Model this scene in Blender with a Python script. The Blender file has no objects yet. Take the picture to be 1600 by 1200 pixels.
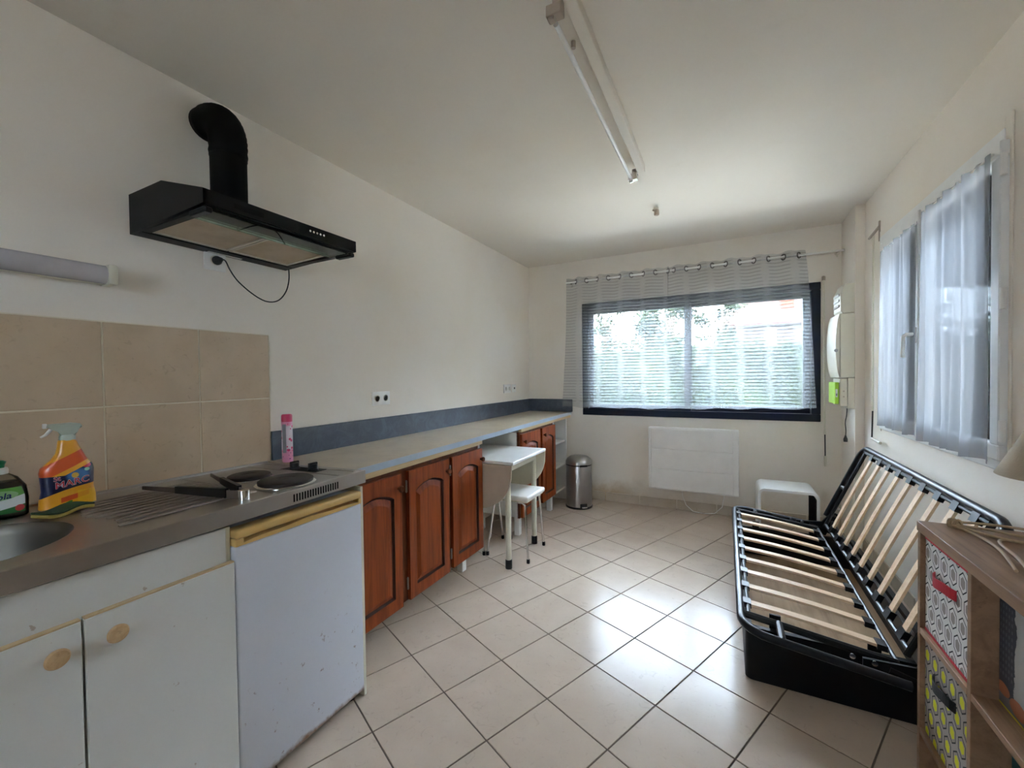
import bpy, bmesh, math, random
from mathutils import Vector, Matrix
random.seed(7)
PI = math.pi
S = bpy.context.scene
COL = S.collection
# ------------------------------------------------------------------ camera
YAW, PITCH, ROLL = 0.4731, 0.0182, -0.0129
CAM = Vector((1.9424, 0.0, 1.28))
fw = Vector((-math.sin(YAW)*math.cos(PITCH), math.cos(YAW)*math.cos(PITCH), -math.sin(PITCH)))
rt = Vector((math.cos(YAW), math.sin(YAW), 0)); up = rt.cross(fw)
r2 = rt*math.cos(ROLL) + up*math.sin(ROLL); u2 = -rt*math.sin(ROLL) + up*math.cos(ROLL)
cd = bpy.data.cameras.new('camera'); cam = bpy.data.objects.new('camera', cd); COL.objects.link(cam)
cd.sensor_width = 36; cd.lens = 652.73/1600*36; cd.clip_start = 0.02; cd.clip_end = 200
cam.matrix_world = Matrix(((r2.x, u2.x, -fw.x, CAM.x), (r2.y, u2.y, -fw.y, CAM.y), (r2.z, u2.z, -fw.z, CAM.z), (0, 0, 0, 1)))
S.camera = cam
# ------------------------------------------------------------------ light and exposure
W = bpy.data.worlds.new('sky'); S.world = W; W.use_nodes = True
wn = W.node_tree; wn.nodes.clear()
wo = wn.nodes.new('ShaderNodeOutputWorld'); wb = wn.nodes.new('ShaderNodeBackground')
wb.inputs['Color'].default_value = (0.66, 0.82, 1.0, 1); wb.inputs['Strength'].default_value = 9.5
wn.links.new(wb.outputs[0], wo.inputs[0])
sd = bpy.data.lights.new('sun', 'SUN'); sd.energy = 9.0; sd.angle = 0.02; sd.color = (1, .93, .80)
so = bpy.data.objects.new('sun', sd); COL.objects.link(so); so.location = (-4, -6, 9)
so.rotation_euler = Vector((-.22, -.36, 1)).to_track_quat('Z', 'Y').to_euler()
S.view_settings.view_transform = 'Standard'; S.view_settings.look = 'None'
S.view_settings.gamma = 1; S.view_settings.use_curve_mapping = False
S.view_settings.exposure = 2.27
S.cycles.use_denoising = True
S.cycles.max_bounces = 14; S.cycles.diffuse_bounces = 8; S.cycles.transparent_max_bounces = 24
S.cycles.sample_clamp_indirect = 8

# ------------------------------------------------------------------ node helper
class X:
    """a socket or number with arithmetic, building math nodes"""
    def __init__(s, nt, v): s.nt, s.v = nt, v
    def op(s, o, *a):
        n = s.nt.nodes.new('ShaderNodeMath'); n.operation = o
        for i, q in enumerate((s,)+a):
            q = q.v if isinstance(q, X) else q
            if isinstance(q, (int, float)): n.inputs[i].default_value = q
            else: s.nt.links.new(q, n.inputs[i])
        return X(s.nt, n.outputs[0])
    def __add__(s, o): return s.op('ADD', o)
    def __sub__(s, o): return s.op('SUBTRACT', o)
    def __mul__(s, o): return s.op('MULTIPLY', o)
    def __truediv__(s, o): return s.op('DIVIDE', o)
    def gt(s, o): return s.op('GREATER_THAN', o)
    def lt(s, o): return s.op('LESS_THAN', o)
    def abs(s): return s.op('ABSOLUTE')
    def mod(s, o): return s.op('FLOORED_MODULO', o)
    def sin(s): return s.op('SINE')
    def mx(s, o): return s.op('MAXIMUM', o)
    def mn(s, o): return s.op('MINIMUM', o)
    def sq(s): return s.op('MULTIPLY', s)
    def step(s, a, b):
        n = s.nt.nodes.new('ShaderNodeMapRange'); n.interpolation_type = 'SMOOTHSTEP'
        s.nt.links.new(s.v, n.inputs[0]); n.inputs[1].default_value = a; n.inputs[2].default_value = b
        return X(s.nt, n.outputs[0])

class Mat:
    def __init__(s, name, col=(.8, .8, .8), rough=.5, metal=0, spec=.5, coat=0):
        s.m = bpy.data.materials.new(name); s.m.use_nodes = True; s.nt = s.m.node_tree
        s.b = s.nt.nodes['Principled BSDF']
        s.b.inputs['Base Color'].default_value = (*col, 1); s.b.inputs['Roughness'].default_value = rough
        s.b.inputs['Metallic'].default_value = metal; s.b.inputs['Specular IOR Level'].default_value = spec
        s.b.inputs['Coat Weight'].default_value = coat; s.b.inputs['Coat Roughness'].default_value = .1
        s.col = None; s.tc = s.nt.nodes.new('ShaderNodeTexCoord'); s.base = col
        s.m.diffuse_color = (*col, 1)
    def sock(s, n='Object'): return s.tc.outputs[n]
    def xyz(s, n='Object'):
        k = s.nt.nodes.new('ShaderNodeSeparateXYZ'); s.nt.links.new(s.sock(n), k.inputs[0])
        return [X(s.nt, o) for o in k.outputs]
    def rnd(s):
        k = s.nt.nodes.new('ShaderNodeObjectInfo'); return X(s.nt, k.outputs['Random'])
    def mapped(s, scale=(1, 1, 1), rot=(0, 0, 0), rnd=False):
        k = s.nt.nodes.new('ShaderNodeMapping'); s.nt.links.new(s.sock(), k.inputs[0])
        k.inputs['Scale'].default_value = scale; k.inputs['Rotation'].default_value = rot
        if rnd:
            c = s.nt.nodes.new('ShaderNodeCombineXYZ'); r = s.rnd()
            for i, f in enumerate((7, 13, 5)): s.nt.links.new((r*f).v, c.inputs[i])
            s.nt.links.new(c.outputs[0], k.inputs['Location'])
        return k.outputs[0]
    def noise(s, sc=5, det=4, rough=.6, vec=None, dist=0):
        k = s.nt.nodes.new('ShaderNodeTexNoise'); s.nt.links.new(vec or s.sock(), k.inputs['Vector'])
        k.inputs['Scale'].default_value = sc; k.inputs['Detail'].default_value = det
        k.inputs['Roughness'].default_value = rough; k.inputs['Distortion'].default_value = dist
        return X(s.nt, k.outputs[0])
    def mix(s, fac, c2, c1=None):
        n = s.nt.nodes.new('ShaderNodeMix'); n.data_type = 'RGBA'
        if isinstance(fac, X): s.nt.links.new(fac.v, n.inputs[0])
        else: n.inputs[0].default_value = fac
        c1 = c1 if c1 is not None else (s.col if s.col is not None else s.base)
        for q, i in ((c1, 6), (c2, 7)):
            if isinstance(q, tuple): n.inputs[i].default_value = (*q, 1)
            else: s.nt.links.new(q, n.inputs[i])
        s.col = n.outputs[2]; s.nt.links.new(s.col, s.b.inputs['Base Color']); return s
    def bump(s, h, st=.2, d=.002):
        n = s.nt.nodes.new('ShaderNodeBump'); n.inputs['Strength'].default_value = st; n.inputs['Distance'].default_value = d
        s.nt.links.new(h.v, n.inputs['Height']); s.nt.links.new(n.outputs[0], s.b.inputs['Normal']); return s
    def rough(s, h): s.nt.links.new(h.v, s.b.inputs['Roughness']); return s

def plain(name, col, rough=.5, metal=0, var=.12, sc=6, bump=0, bsc=80, coat=0, spec=.5):
    m = Mat(name, col, rough, metal, spec, coat)
    m.mix(m.noise(sc).step(.35, .7), tuple(c*(1-var) for c in col))
    if bump: m.bump(m.noise(bsc, 3), bump)
    return m.m
M = {}
def wallmat(name, col, stain=None):
    m = Mat(name, col, .75, spec=.25)
    m.mix(m.noise(1.1, 5, .6).step(.42, .75)*.55, (col[0]*.95, col[1]*.91, col[2]*.83))
    m.mix(m.noise(3.7, 6, .65).step(.58, .8)*.35, (col[0]*.86, col[1]*.82, col[2]*.74))
    if stain: stain(m)
    return m.bump(m.noise(240, 2)*.5+m.noise(18, 3), .12, .0015).m
WC = (.84, .78, .695)
M['wall'] = wallmat('painted_plaster', WC)
def st_back(m):
    x, y, z = m.xyz()
    n = m.noise(7, 5, .7)
    near = (x-.86).abs().step(.42, .05)*(z+n*.22).step(.36, .15)
    m.mix(near*.95, (.50, .36, .19))
    low = (z+n*.35).step(.45, .1)
    m.mix(low*.6, (.55, .45, .32))
M['wall_back'] = wallmat('painted_plaster_with_damp_stain', (.82, .77, .69), st_back)
M['ceiling'] = wallmat('painted_ceiling', (.75, .70, .62))
def tile_mat(name, c, c2, rough, sc):
    m = Mat(name, c, rough)
    v = m.mapped(rnd=True)
    m.mix(m.noise(sc, 4, .5, v).step(.15, .85)*.8, c2)
    m.mix(m.noise(sc*4, 3, .5, v, 1.5).step(.58, .8)*.5, tuple(q*.72 for q in c2))
    m.mix(m.rnd()*.22, tuple(q*.9 for q in c))
    m.b.inputs['Specular IOR Level'].default_value = .21
    return m.m
M['floor_tile'] = tile_mat('glazed_cream_floor_tile', (.585, .475, .38), (.50, .40, .315), .20, 7)
M['wall_tile'] = tile_mat('mottled_beige_wall_tile', (.64, .50, .35), (.53, .40, .265), .28, 8)
M['skirt_tile'] = tile_mat('beige_skirting_tile', (.60, .52, .42), (.48, .39, .28), .3, 8)
M['grout'] = plain('brown_grout', (.13, .095, .075), .9)
M['grout_light'] = plain('cream_grout', (.80, .72, .56), .85)
M['white'] = plain('white_gloss_paint', (.84, .84, .82), .35, var=.06)
M['cream'] = plain('cream_paint', (.74, .70, .56), .4)
M['white_plastic'] = plain('white_plastic', (.86, .84, .80), .35, var=.05)
M['cream_plastic'] = plain('aged_cream_plastic', (.74, .70, .57), .4, var=.07)
M['black_plastic'] = plain('black_plastic', (.007, .007, .008), .4, spec=.3)
M['black_matt'] = plain('black_matt', (.004, .004, .004), .7, spec=.12)
M['black_gloss'] = plain('black_painted_metal', (.004, .004, .005), .5, spec=.2)
M['black_tube'] = plain('black_enamelled_tube', (.006, .007, .011), .35, spec=.35)
M['chrome'] = plain('chrome', (.75, .75, .76), .12, 1, var=.05)
def steel():
    m = Mat('stained_stainless_steel', (.50, .47, .44), .33, 1)
    v = m.mapped((1, 1, 1))
    m.mix(m.noise(5, 6, .6, v).step(.4, .7)*.35, (.40, .35, .31))
    m.mix(m.noise(3, 3, .5, v).step(.62, .75)*.3, (.55, .33, .28))
    return m.bump(m.noise(6, 3, .5, v), .15, .003).m
M['steel'] = steel()
M['steel_bin'] = plain('brushed_steel', (.42, .39, .37), .3, 1, sc=3)
def wood(name, a, b, axis='z', sc=1.0, rough=.4, knots=True, coat=.2):
    m = Mat(name, a, rough, coat=coat, spec=.22)
    s = {'z': (14, 14, .9), 'y': (14, .9, 14), 'x': (.9, 14, 14)}[axis]
    v = m.mapped(tuple(q*sc for q in s), rnd=True)
    m.mix(m.noise(2.2, 6, .65, v, .4).step(.35, .68), b)
    m.mix(m.noise(7, 4, .6, v, .2).step(.55, .75)*.5, tuple(q*.6 for q in b))
    if knots:
        s2 = {'z': (1, 1, .6), 'y': (1, .6, 1), 'x': (.6, 1, 1)}[axis]
        k = m.nt.nodes.new('ShaderNodeTexVoronoi'); m.nt.links.new(m.mapped(s2, rnd=True), k.inputs['Vector']); k.inputs['Scale'].default_value = 5
        m.mix(X(m.nt, k.outputs['Distance']).step(.085, .03)*.8, tuple(q*.3 for q in b))
    return m.bump(m.noise(6, 4, .6, v), .1, .001).m
M['pine_groove'] = plain('darker_pine_groove', (.045, .010, .004), .5)  # darker brown for the groove faces of the arched doors
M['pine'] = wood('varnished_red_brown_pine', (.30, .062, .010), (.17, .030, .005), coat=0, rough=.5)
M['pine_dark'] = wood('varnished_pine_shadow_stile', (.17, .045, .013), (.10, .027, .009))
M['batten'] = wood('pale_raw_batten', (.62, .46, .26), (.52, .36, .19), 'y', knots=False, coat=0)
M['slat'] = wood('bent_beech_slat', (.78, .58, .39), (.68, .47, .29), 'x', knots=False, coat=0, rough=.5)
M['shelf_wood'] = wood('brown_plank_print_board', (.34, .205, .12), (.22, .13, .075), 'y', .5, .45, False, 0)
M['fibreboard'] = wood('brown_fibreboard', (.42, .28, .16), (.31, .20, .11), 'y', .4, .7, False, 0)
def worktop():
    m = Mat('worn_beige_laminate', (.58, .49, .36), .33)
    m.mix(m.noise(6, 7, .7).step(.4, .7), (.48, .39, .28))
    m.mix(m.noise(1.5, 4).step(.5, .7)*.4, (.60, .55, .47))
    return m.m
M['laminate'] = worktop()
M['edge_strip'] = plain('pale_blue_grey_edging', (.44, .52, .62), .3, var=.08, sc=10)
def slate():
    m = Mat('dark_slate_laminate', (.060, .072, .095), .42)
    m.mix(m.noise(9, 8, .75, None, .8).step(.4, .68), (.10, .12, .155))
    return m.m
M['slate'] = slate()
M['navy'] = plain('navy_lacquered_aluminium', (.003, .006, .020), .3, spec=.3)
M['dirty_white'] = None
def aged():
    m = Mat('scuffed_white_laminate', (.66, .66, .63), .4)
    m.mix(m.noise(2, 5).step(.4, .7)*.4, (.60, .60, .55))
    m.mix(m.noise(28, 3, .6).step(.70, .74)*.7, (.38, .28, .2))
    return m.m
M['aged_white'] = aged()
def fridge_m():
    m = Mat('rust_spotted_white_enamel', (.60, .62, .68), .33)
    x, y, z = m.xyz()
    n = m.noise(26, 5, .7)
    m.mix((n.step(.635, .68))*(z.step(.6, .2))*.7, (.17, .07, .04))
    m.mix((z+m.noise(22, 5)*.05).step(.083, .058), (.22, .11, .05))
    m.mix(m.noise(2, 4).step(.5, .7)*.3, (.60, .60, .56))
    return m.m
M['fridge'] = fridge_m()
M['yellowed'] = plain('yellowed_plastic', (.66, .43, .15), .35, sc=12)
M['yellowed_dark'] = plain('darker_yellowed_recess', (.42, .27, .11), .45, sc=12)  # recess plastic darker than the handle strip
M['beige_knob'] = wood('pale_turned_wood', (.62, .43, .24), (.50, .32, .16), 'x', knots=False)
M['hotplate'] = plain('cast_iron_hotplate', (.035, .026, .024), .5, .4, bump=.1)
def filt():
    m = Mat('greasy_metal_mesh', (.60, .50, .38), .5, .2)
    m.mix(m.noise(6, 4).step(.35, .7), (.46, .37, .26))
    return m.bump((m.xyz()[0]*1600).sin()*(m.xyz()[1]*1600).sin(), .3, .001).m
M['filter'] = filt()
M['filter_frame'] = plain('aluminium_frame', (.72, .68, .60), .4, .3)
def glassm(name, tint=(1, 1, 1), refl=.08, rough=.0):
    m = bpy.data.materials.new(name); m.use_nodes = True; t = m.node_tree; t.nodes.clear()
    o = t.nodes.new('ShaderNodeOutputMaterial'); mx = t.nodes.new('ShaderNodeMixShader')
    a = t.nodes.new('ShaderNodeBsdfTransparent'); b = t.nodes.new('ShaderNodeBsdfGlossy')
    a.inputs[0].default_value = (*tint, 1); b.inputs['Roughness'].default_value = rough
    fr = t.nodes.new('ShaderNodeFresnel'); fr.inputs[0].default_value = 1.35
    t.links.new(fr.outputs[0], mx.inputs[0]); t.links.new(a.outputs[0], mx.inputs[1]); t.links.new(b.outputs[0], mx.inputs[2])
    t.links.new(mx.outputs[0], o.inputs[0]); return m
M['glass'] = glassm('window_glass')
M['visor'] = glassm('greenish_glass_visor', (.62, .80, .72))
M['bottle_clear'] = glassm('clear_soap_bottle', (.62, .60, .55))
def sheer(name, body, dens, stripes=None):
    m = bpy.data.materials.new(name); m.use_nodes = True; t = m.node_tree; t.nodes.clear()
    o = t.nodes.new('ShaderNodeOutputMaterial'); mx = t.nodes.new('ShaderNodeMixShader')
    tr = t.nodes.new('ShaderNodeBsdfTransparent'); df = t.nodes.new('ShaderNodeBsdfDiffuse'); tl = t.nodes.new('ShaderNodeBsdfTranslucent')
    m2 = t.nodes.new('ShaderNodeMixShader'); m2.inputs[0].default_value = .5
    t.links.new(df.outputs[0], m2.inputs[1]); t.links.new(tl.outputs[0], m2.inputs[2])
    t.links.new(tr.outputs[0], mx.inputs[1]); t.links.new(m2.outputs[0], mx.inputs[2]); t.links.new(mx.outputs[0], o.inputs[0])
    df.inputs[0].default_value = (*body, 1); tl.inputs[0].default_value = (*body, 1)
    if stripes:
        pitch, thick, lam, sdens, scol = stripes
        tc = t.nodes.new('ShaderNodeTexCoord'); sp = t.nodes.new('ShaderNodeSeparateXYZ'); t.links.new(tc.outputs['UV'], sp.inputs[0])
        u, v = X(t, sp.outputs[0]), X(t, sp.outputs[1])
        no = t.nodes.new('ShaderNodeTexNoise'); no.inputs['Scale'].default_value = 9; t.links.new(tc.outputs['UV'], no.inputs[0])
        line = ((v/pitch).mod(1.0)).lt(thick/pitch)
        band = ((u*(2*PI/lam)).sin()+(X(t, no.outputs[0])-.5)*1.2).step(-.98, -.6)
        edge = v.gt(stripes[0]*1.5)
        line = line*band*edge
        cmx = t.nodes.new('ShaderNodeMix'); cmx.data_type = 'RGBA'; cmx.inputs[6].default_value = (*body, 1); cmx.inputs[7].default_value = (*scol, 1)
        t.links.new(line.v, cmx.inputs[0])
        t.links.new(cmx.outputs[2], df.inputs[0]); t.links.new(cmx.outputs[2], tl.inputs[0])
        t.links.new((line*(sdens-dens)+dens).v, mx.inputs[0])
    else: mx.inputs[0].default_value = dens
    return m
LAM = .205
M['gunmetal'] = plain('dark_nickel', (.16, .14, .13), .3, .8)
M['striped_sheer'] = sheer('striped_sheer_fabric', (.60, .62, .64), .34, (.0295, .0095, LAM, .50, (.13, .14, .16)))
M['voile'] = sheer('white_voile', (.38, .395, .425), .66)

# ------------------------------------------------------------------ mesh helper
def wloc(o):
    v = Vector((0, 0, 0))
    while o: v += o.location; o = o.parent
    return v
class B:
    def __init__(s): s.bm = bmesh.new(); s.uv = None
    def _new(s, f):
        before = set(s.bm.verts); f(); return [v for v in s.bm.verts if v not in before]
    def box(s, x0, x1, y0, y1, z0, z1, bev=0, seg=2, warp=None):
        r = bmesh.ops.create_cube(s.bm, size=1); vs = r['verts']
        for v in vs: v.co = Vector(((x0+x1)/2+v.co.x*(x1-x0), (y0+y1)/2+v.co.y*(y1-y0), (z0+z1)/2+v.co.z*(z1-z0)))
        if bev:
            es = list({e for v in vs for e in v.link_edges})
            bmesh.ops.bevel(s.bm, geom=es, offset=bev, segments=seg, affect='EDGES', profile=.5)
        return s
    def prism(s, pts, d, bev=0):
        """pts: list of 3D points (a planar polygon), extruded by vector d"""
        d = Vector(d); a = [s.bm.verts.new(p) for p in pts]; b = [s.bm.verts.new(Vector(p)+d) for p in pts]
        n = len(pts); fs = [s.bm.faces.new(a), s.bm.faces.new(b[::-1])]
        for i in range(n): fs.append(s.bm.faces.new((a[i], b[i], b[(i+1) % n], a[(i+1) % n])))
        if bev:
            es = list({e for f in fs[:2] for e in f.edges})
            bmesh.ops.bevel(s.bm, geom=es, offset=bev, segments=2, affect='EDGES', profile=.5)
        return s
    def tube(s, pts, r, seg=8, cap=True, closed=False, flat=1.0):
        pts = [Vector(p) for p in pts]; n = len(pts); rings = []
        rr = r if isinstance(r, (list, tuple)) else [r]*n
        ref = None
        for i, p in enumerate(pts):
            if closed: t = pts[(i+1) % n]-pts[i-1]
            else: t = pts[min(i+1, n-1)]-pts[max(i-1, 0)]
            t.normalize()
            if ref is None: ref = Vector((0, 0, 1)) if abs(t.z) < .9 else Vector((1, 0, 0))
            a = ref-t*ref.dot(t)
            if a.length < 1e-4: a = t.orthogonal()
            a.normalize(); b = t.cross(a); ref = a
            rings.append([s.bm.verts.new(p+(a*math.cos(2*PI*k/seg)*flat+b*math.sin(2*PI*k/seg))*rr[i]) for k in range(seg)])
        m = n if closed else n-1
        for i in range(m):
            A, C = rings[i], rings[(i+1) % n]
            for k in range(seg): s.bm.faces.new((A[k], A[(k+1) % seg], C[(k+1) % seg], C[k]))
        if cap and not closed: s.bm.faces.new(rings[0][::-1]); s.bm.faces.new(rings[-1])
        return s
    def lathe(s, prof, c, seg=24, ax='z', sx=1, sy=1):
        """prof: (radius, height) pairs along axis from c"""
        c = Vector(c); rings = []
        def P(r, h, a):
            x, y = r*math.cos(a)*sx, r*math.sin(a)*sy
            return c+(Vector((x, y, h)) if ax == 'z' else Vector((h, x, y)) if ax == 'x' else Vector((x, h, y)))
        for r, h in prof:
            rings.append([s.bm.verts.new(P(max(r, 1e-5), h, 2*PI*k/seg)) for k in range(seg)])
        for i in range(len(rings)-1):
            for k in range(seg): s.bm.faces.new((rings[i][k], rings[i][(k+1) % seg], rings[i+1][(k+1) % seg], rings[i+1][k]))
        s.bm.faces.new(rings[0][::-1]); s.bm.faces.new(rings[-1]); return s
    def quad(s, *p): return s.bm.faces.new([s.bm.verts.new(q) for q in p])
    def add(s, me, f):
        vs = s._new(lambda: s.bm.from_mesh(me))
        for v in vs: v.co = f(v.co)
        return s
    def build(s, name, mat, parent=None, smooth=False, warp=None, **tags):
        if warp:
            for v in s.bm.verts: v.co = warp(v.co)
        bmesh.ops.recalc_face_normals(s.bm, faces=s.bm.faces)
        o0 = tags.pop('origin', None)
        org = wloc(parent) if parent else Vector(o0 or (0, 0, 0))
        for v in s.bm.verts: v.co -= org
        me = bpy.data.meshes.new(name); s.bm.to_mesh(me); s.bm.free()
        if mat is not None: me.materials.append(M[mat] if isinstance(mat, str) else mat)
        if smooth:
            for p in me.polygons: p.use_smooth = True
            if smooth != 'all':
                try: me.set_sharp_from_angle(angle=math.radians(38))
                except Exception: pass
        o = bpy.data.objects.new(name, me); COL.objects.link(o)
        if parent: o.parent = parent
        else: o.location = org
        tag(o, **tags); return o
def tag(o, label=None, cat=None, group=None, kind=None):
    if label: o['label'] = label
    if cat: o['category'] = cat
    if group: o['group'] = group
    if kind: o['kind'] = kind
    return o
def thing(name, label, cat, loc=(0, 0, 0), group=None, kind=None):
    o = bpy.data.objects.new(name, None); COL.objects.link(o); o.location = loc; o.empty_display_size = .05
    return tag(o, label, cat, group, kind)
def clone(root, loc, label=None):
    r = root.copy(); COL.objects.link(r); r.location = loc
    if label: r['label'] = label
    for c in list(root.children):
        k = c.copy(); COL.objects.link(k); k.parent = r
        for g in list(c.children):
            q = g.copy(); COL.objects.link(q); q.parent = k
    return r
def text_mesh(txt, bold=0.0, ext=.0):
    c = bpy.data.curves.new('lettering', 'FONT'); c.body = txt; c.size = 1; c.offset = bold; c.extrude = ext; c.align_x = 'CENTER'; c.align_y = 'CENTER'
    c.resolution_u = 3
    o = bpy.data.objects.new('lettering', c); COL.objects.link(o)
    dg = bpy.context.evaluated_depsgraph_get(); me = bpy.data.meshes.new_from_object(o.evaluated_get(dg))
    bpy.data.objects.remove(o); return me
def arc(c, r, a0, a1, n, pl='xz'):
    out = []
    for i in range(n+1):
        a = a0+(a1-a0)*i/n; p, q = r*math.cos(a), r*math.sin(a)
        out.append(Vector(c)+(Vector((p, 0, q)) if pl == 'xz' else Vector((p, q, 0)) if pl == 'xy' else Vector((0, p, q))))
    return out

# ------------------------------------------------------------------ room
L, XR, H, YF = 4.22, 2.83, 2.475, -1.6
T = .25
def wall(name, label, mat, axis, a, b, fixed, t, hole=None):
    """axis 'y': wall runs along y at x=fixed..fixed+t ; axis 'x': runs along x at y=fixed..fixed+t"""
    bb = B()
    segs = [(a, b, 0, H)] if not hole else [(a, hole[0], 0, H), (hole[1], b, 0, H), (hole[0], hole[1], 0, hole[2]), (hole[0], hole[1], hole[3], H)]
    for s0, s1, z0, z1 in segs:
        if axis == 'y': bb.box(min(fixed, fixed+t), max(fixed, fixed+t), s0, s1, z0, z1)
        else: bb.box(s0, s1, min(fixed, fixed+t), max(fixed, fixed+t), z0, z1)
    bmesh.ops.remove_doubles(bb.bm, verts=bb.bm.verts, dist=1e-5)
    return bb.build(name, mat, None, label=label, cat='wall', kind='structure')
wl = wall('wall_left', 'long off-white painted wall behind the kitchen units', 'wall', 'y', YF, L, 0, -T)
wbk = wall('wall_back', 'cream end wall with the wide navy window and damp stains near the floor', 'wall_back', 'x', -T, XR+T, L, T, (.66, 2.59, .92, 1.975))
wr = wall('wall_right', 'off-white wall on the right holding the white casement window', 'wall', 'y', YF, L, XR, T, (2.17, 3.42, .96, 2.09))
wf = wall('wall_front', 'off-white wall with an added fill-light window, closing the room behind the viewer', 'wall', 'x', -T, XR+T, YF, -T, (1.0, 1.6, 1.4, 2.0))
w3 = thing('added_fill_window', 'small white two-light window added behind the viewer to brighten the near left wall', 'window', (1.3, YF, 1.4), kind='structure')  # added unseen window: daylight from behind lifts the near left wall
for a, b in ((1.0, 1.3), (1.3, 1.6)):
    q = B()
    for c in ((a, a+.05, 1.4, 2.0), (b-.05, b, 1.4, 2.0), (a+.05, b-.05, 1.4, 1.46), (a+.05, b-.05, 1.94, 2.0)): q.box(c[0], c[1], YF-.14, YF-.09, c[2], c[3], .003, 1)
    q = q.build('casement_sash', 'white', w3); B().box(a+.045, b-.045, YF-.118, YF-.112, 1.455, 1.945).build('pane', 'glass', q)
B().box(-T, XR+T, YF-T, L+T, H, H+.2).build('ceiling', 'ceiling', None, label='plain off-white ceiling above the whole room', cat='ceiling', kind='structure')
fl = B().box(-T, XR+T, YF-T, L+T, -.2, -.003).build('floor', 'grout', None, label='floor of cream glazed tiles laid at an angle with dark joints', cat='floor', kind='structure')
tr = B().box(2.775, XR, 3.82, L, 0, H).build('trim_1', 'wall', None, label='narrow boxed pillar in the corner carrying the fuse boxes', cat='pillar', kind='structure')
# floor tiles on their turned grid
def clip(poly, x0, x1, y0, y1):
    for ax, lim, sg in ((0, x0, 1), (0, x1, -1), (1, y0, 1), (1, y1, -1)):
        out = []
        for i in range(len(poly)):
            p, q = poly[i-1], poly[i]; dp, dq = sg*(p[ax]-lim), sg*(q[ax]-lim)
            if (dp >= 0) != (dq >= 0):
                t = dp/(dp-dq); out.append((p[0]+(q[0]-p[0])*t, p[1]+(q[1]-p[1])*t))
            if dq >= 0: out.append(q)
        poly = out
        if len(poly) < 3: return []
    return poly
TS, TA, TO = .2954, 1.1585, (.9181, 1.3589)
uu = Vector((math.sin(TA), -math.cos(TA))); vv = Vector((math.cos(TA), math.sin(TA)))
def tile_poly(poly, parent, name, mat, th=.003, inset=.0012):
    bb = B(); n = len(poly)
    c = Vector((sum(p[0] for p in poly)/n, sum(p[1] for p in poly)/n))
    a = [bb.bm.verts.new((p[0], p[1], -.0035)) for p in poly]; m = [bb.bm.verts.new((p[0], p[1], -.001)) for p in poly]
    t = []
    for p in poly:
        d = c-Vector(p); d.normalize(); t.append(bb.bm.verts.new((p[0]+d.x*inset*1.4, p[1]+d.y*inset*1.4, 0)))
    bb.bm.faces.new(t)
    for A, C in ((a, m), (m, t)):
        for i in range(n): bb.bm.faces.new((A[i], A[(i+1) % n], C[(i+1) % n], C[i]))
    o = bb.build(name, mat, None); o.parent = parent; return o
full = None
G = .0026
for i in range(-14, 12):
    for j in range(-12, 16):
        base = Vector(TO)+uu*TS*i+vv*TS*j
        cs = [base+uu*(TS-G if a else G)+vv*(TS-G if b else G) for a, b in ((0, 0), (1, 0), (1, 1), (0, 1))]
        poly = [tuple(c) for c in cs]
        k = clip(poly, .002, XR-.002, -.75, L-.002)
        if len(k) < 3: continue
        ar = abs(sum(k[q-1][0]*k[q][1]-k[q][0]*k[q-1][1] for q in range(len(k))))/2
        if ar < 2e-4: continue
        if len(k) == 4 and abs(ar-(TS-2*G)**2) < 1e-6:
            if full is None:
                full = tile_poly([tuple(Vector(p)-cs[0]) for p in poly], fl, 'floor_tile', 'floor_tile'); full.location = (cs[0].x, cs[0].y, 0)
            else:
                o = full.copy(); COL.objects.link(o); o.location = (cs[0].x, cs[0].y, 0)
        else: tile_poly(k, fl, 'floor_tile', 'floor_tile')
# wall tiles above the sink
ys = [-.249, .049, .349, .649, .949, 1.246]; zs = [.885, 1.192, 1.491]
B().box(0, .0055, -.25, 1.248, .885, 1.4925).build('tile_grout', 'grout_light', wl)
for a in range(5):
    for b in range(2):
        B().box(.0015, .0085, ys[a]+.0028, ys[a+1]-.0028, zs[b]+.0028, zs[b+1]-.0028, .0012, 1).build('wall_tile', 'wall_tile', wl)
# skirting
bb_b = thing('baseboard_back', 'beige tiled skirting along the foot of the window wall', 'skirting', (0, L, 0), kind='structure')
x = .50-.334
for k in range(9):
    a, b = max(.02, x+.0015), min(2.772, x+.334-.0015); x += .3405
    if b-a > .03: B().box(a, b, L-.011, L-.0005, .0, .088, .002, 1).build('skirting_tile', 'skirt_tile', bb_b)
bb_r = thing('baseboard_right', 'beige tiled skirting behind the sofa bed frame', 'skirting', (XR, 2, 0), kind='structure')
y = -1.2
while y < 3.8:
    B().box(XR-.011, XR-.0005, y+.0015, min(3.815, y+.338), .0, .088, .002, 1).build('skirting_tile', 'skirt_tile', bb_r); y += .3405

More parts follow.
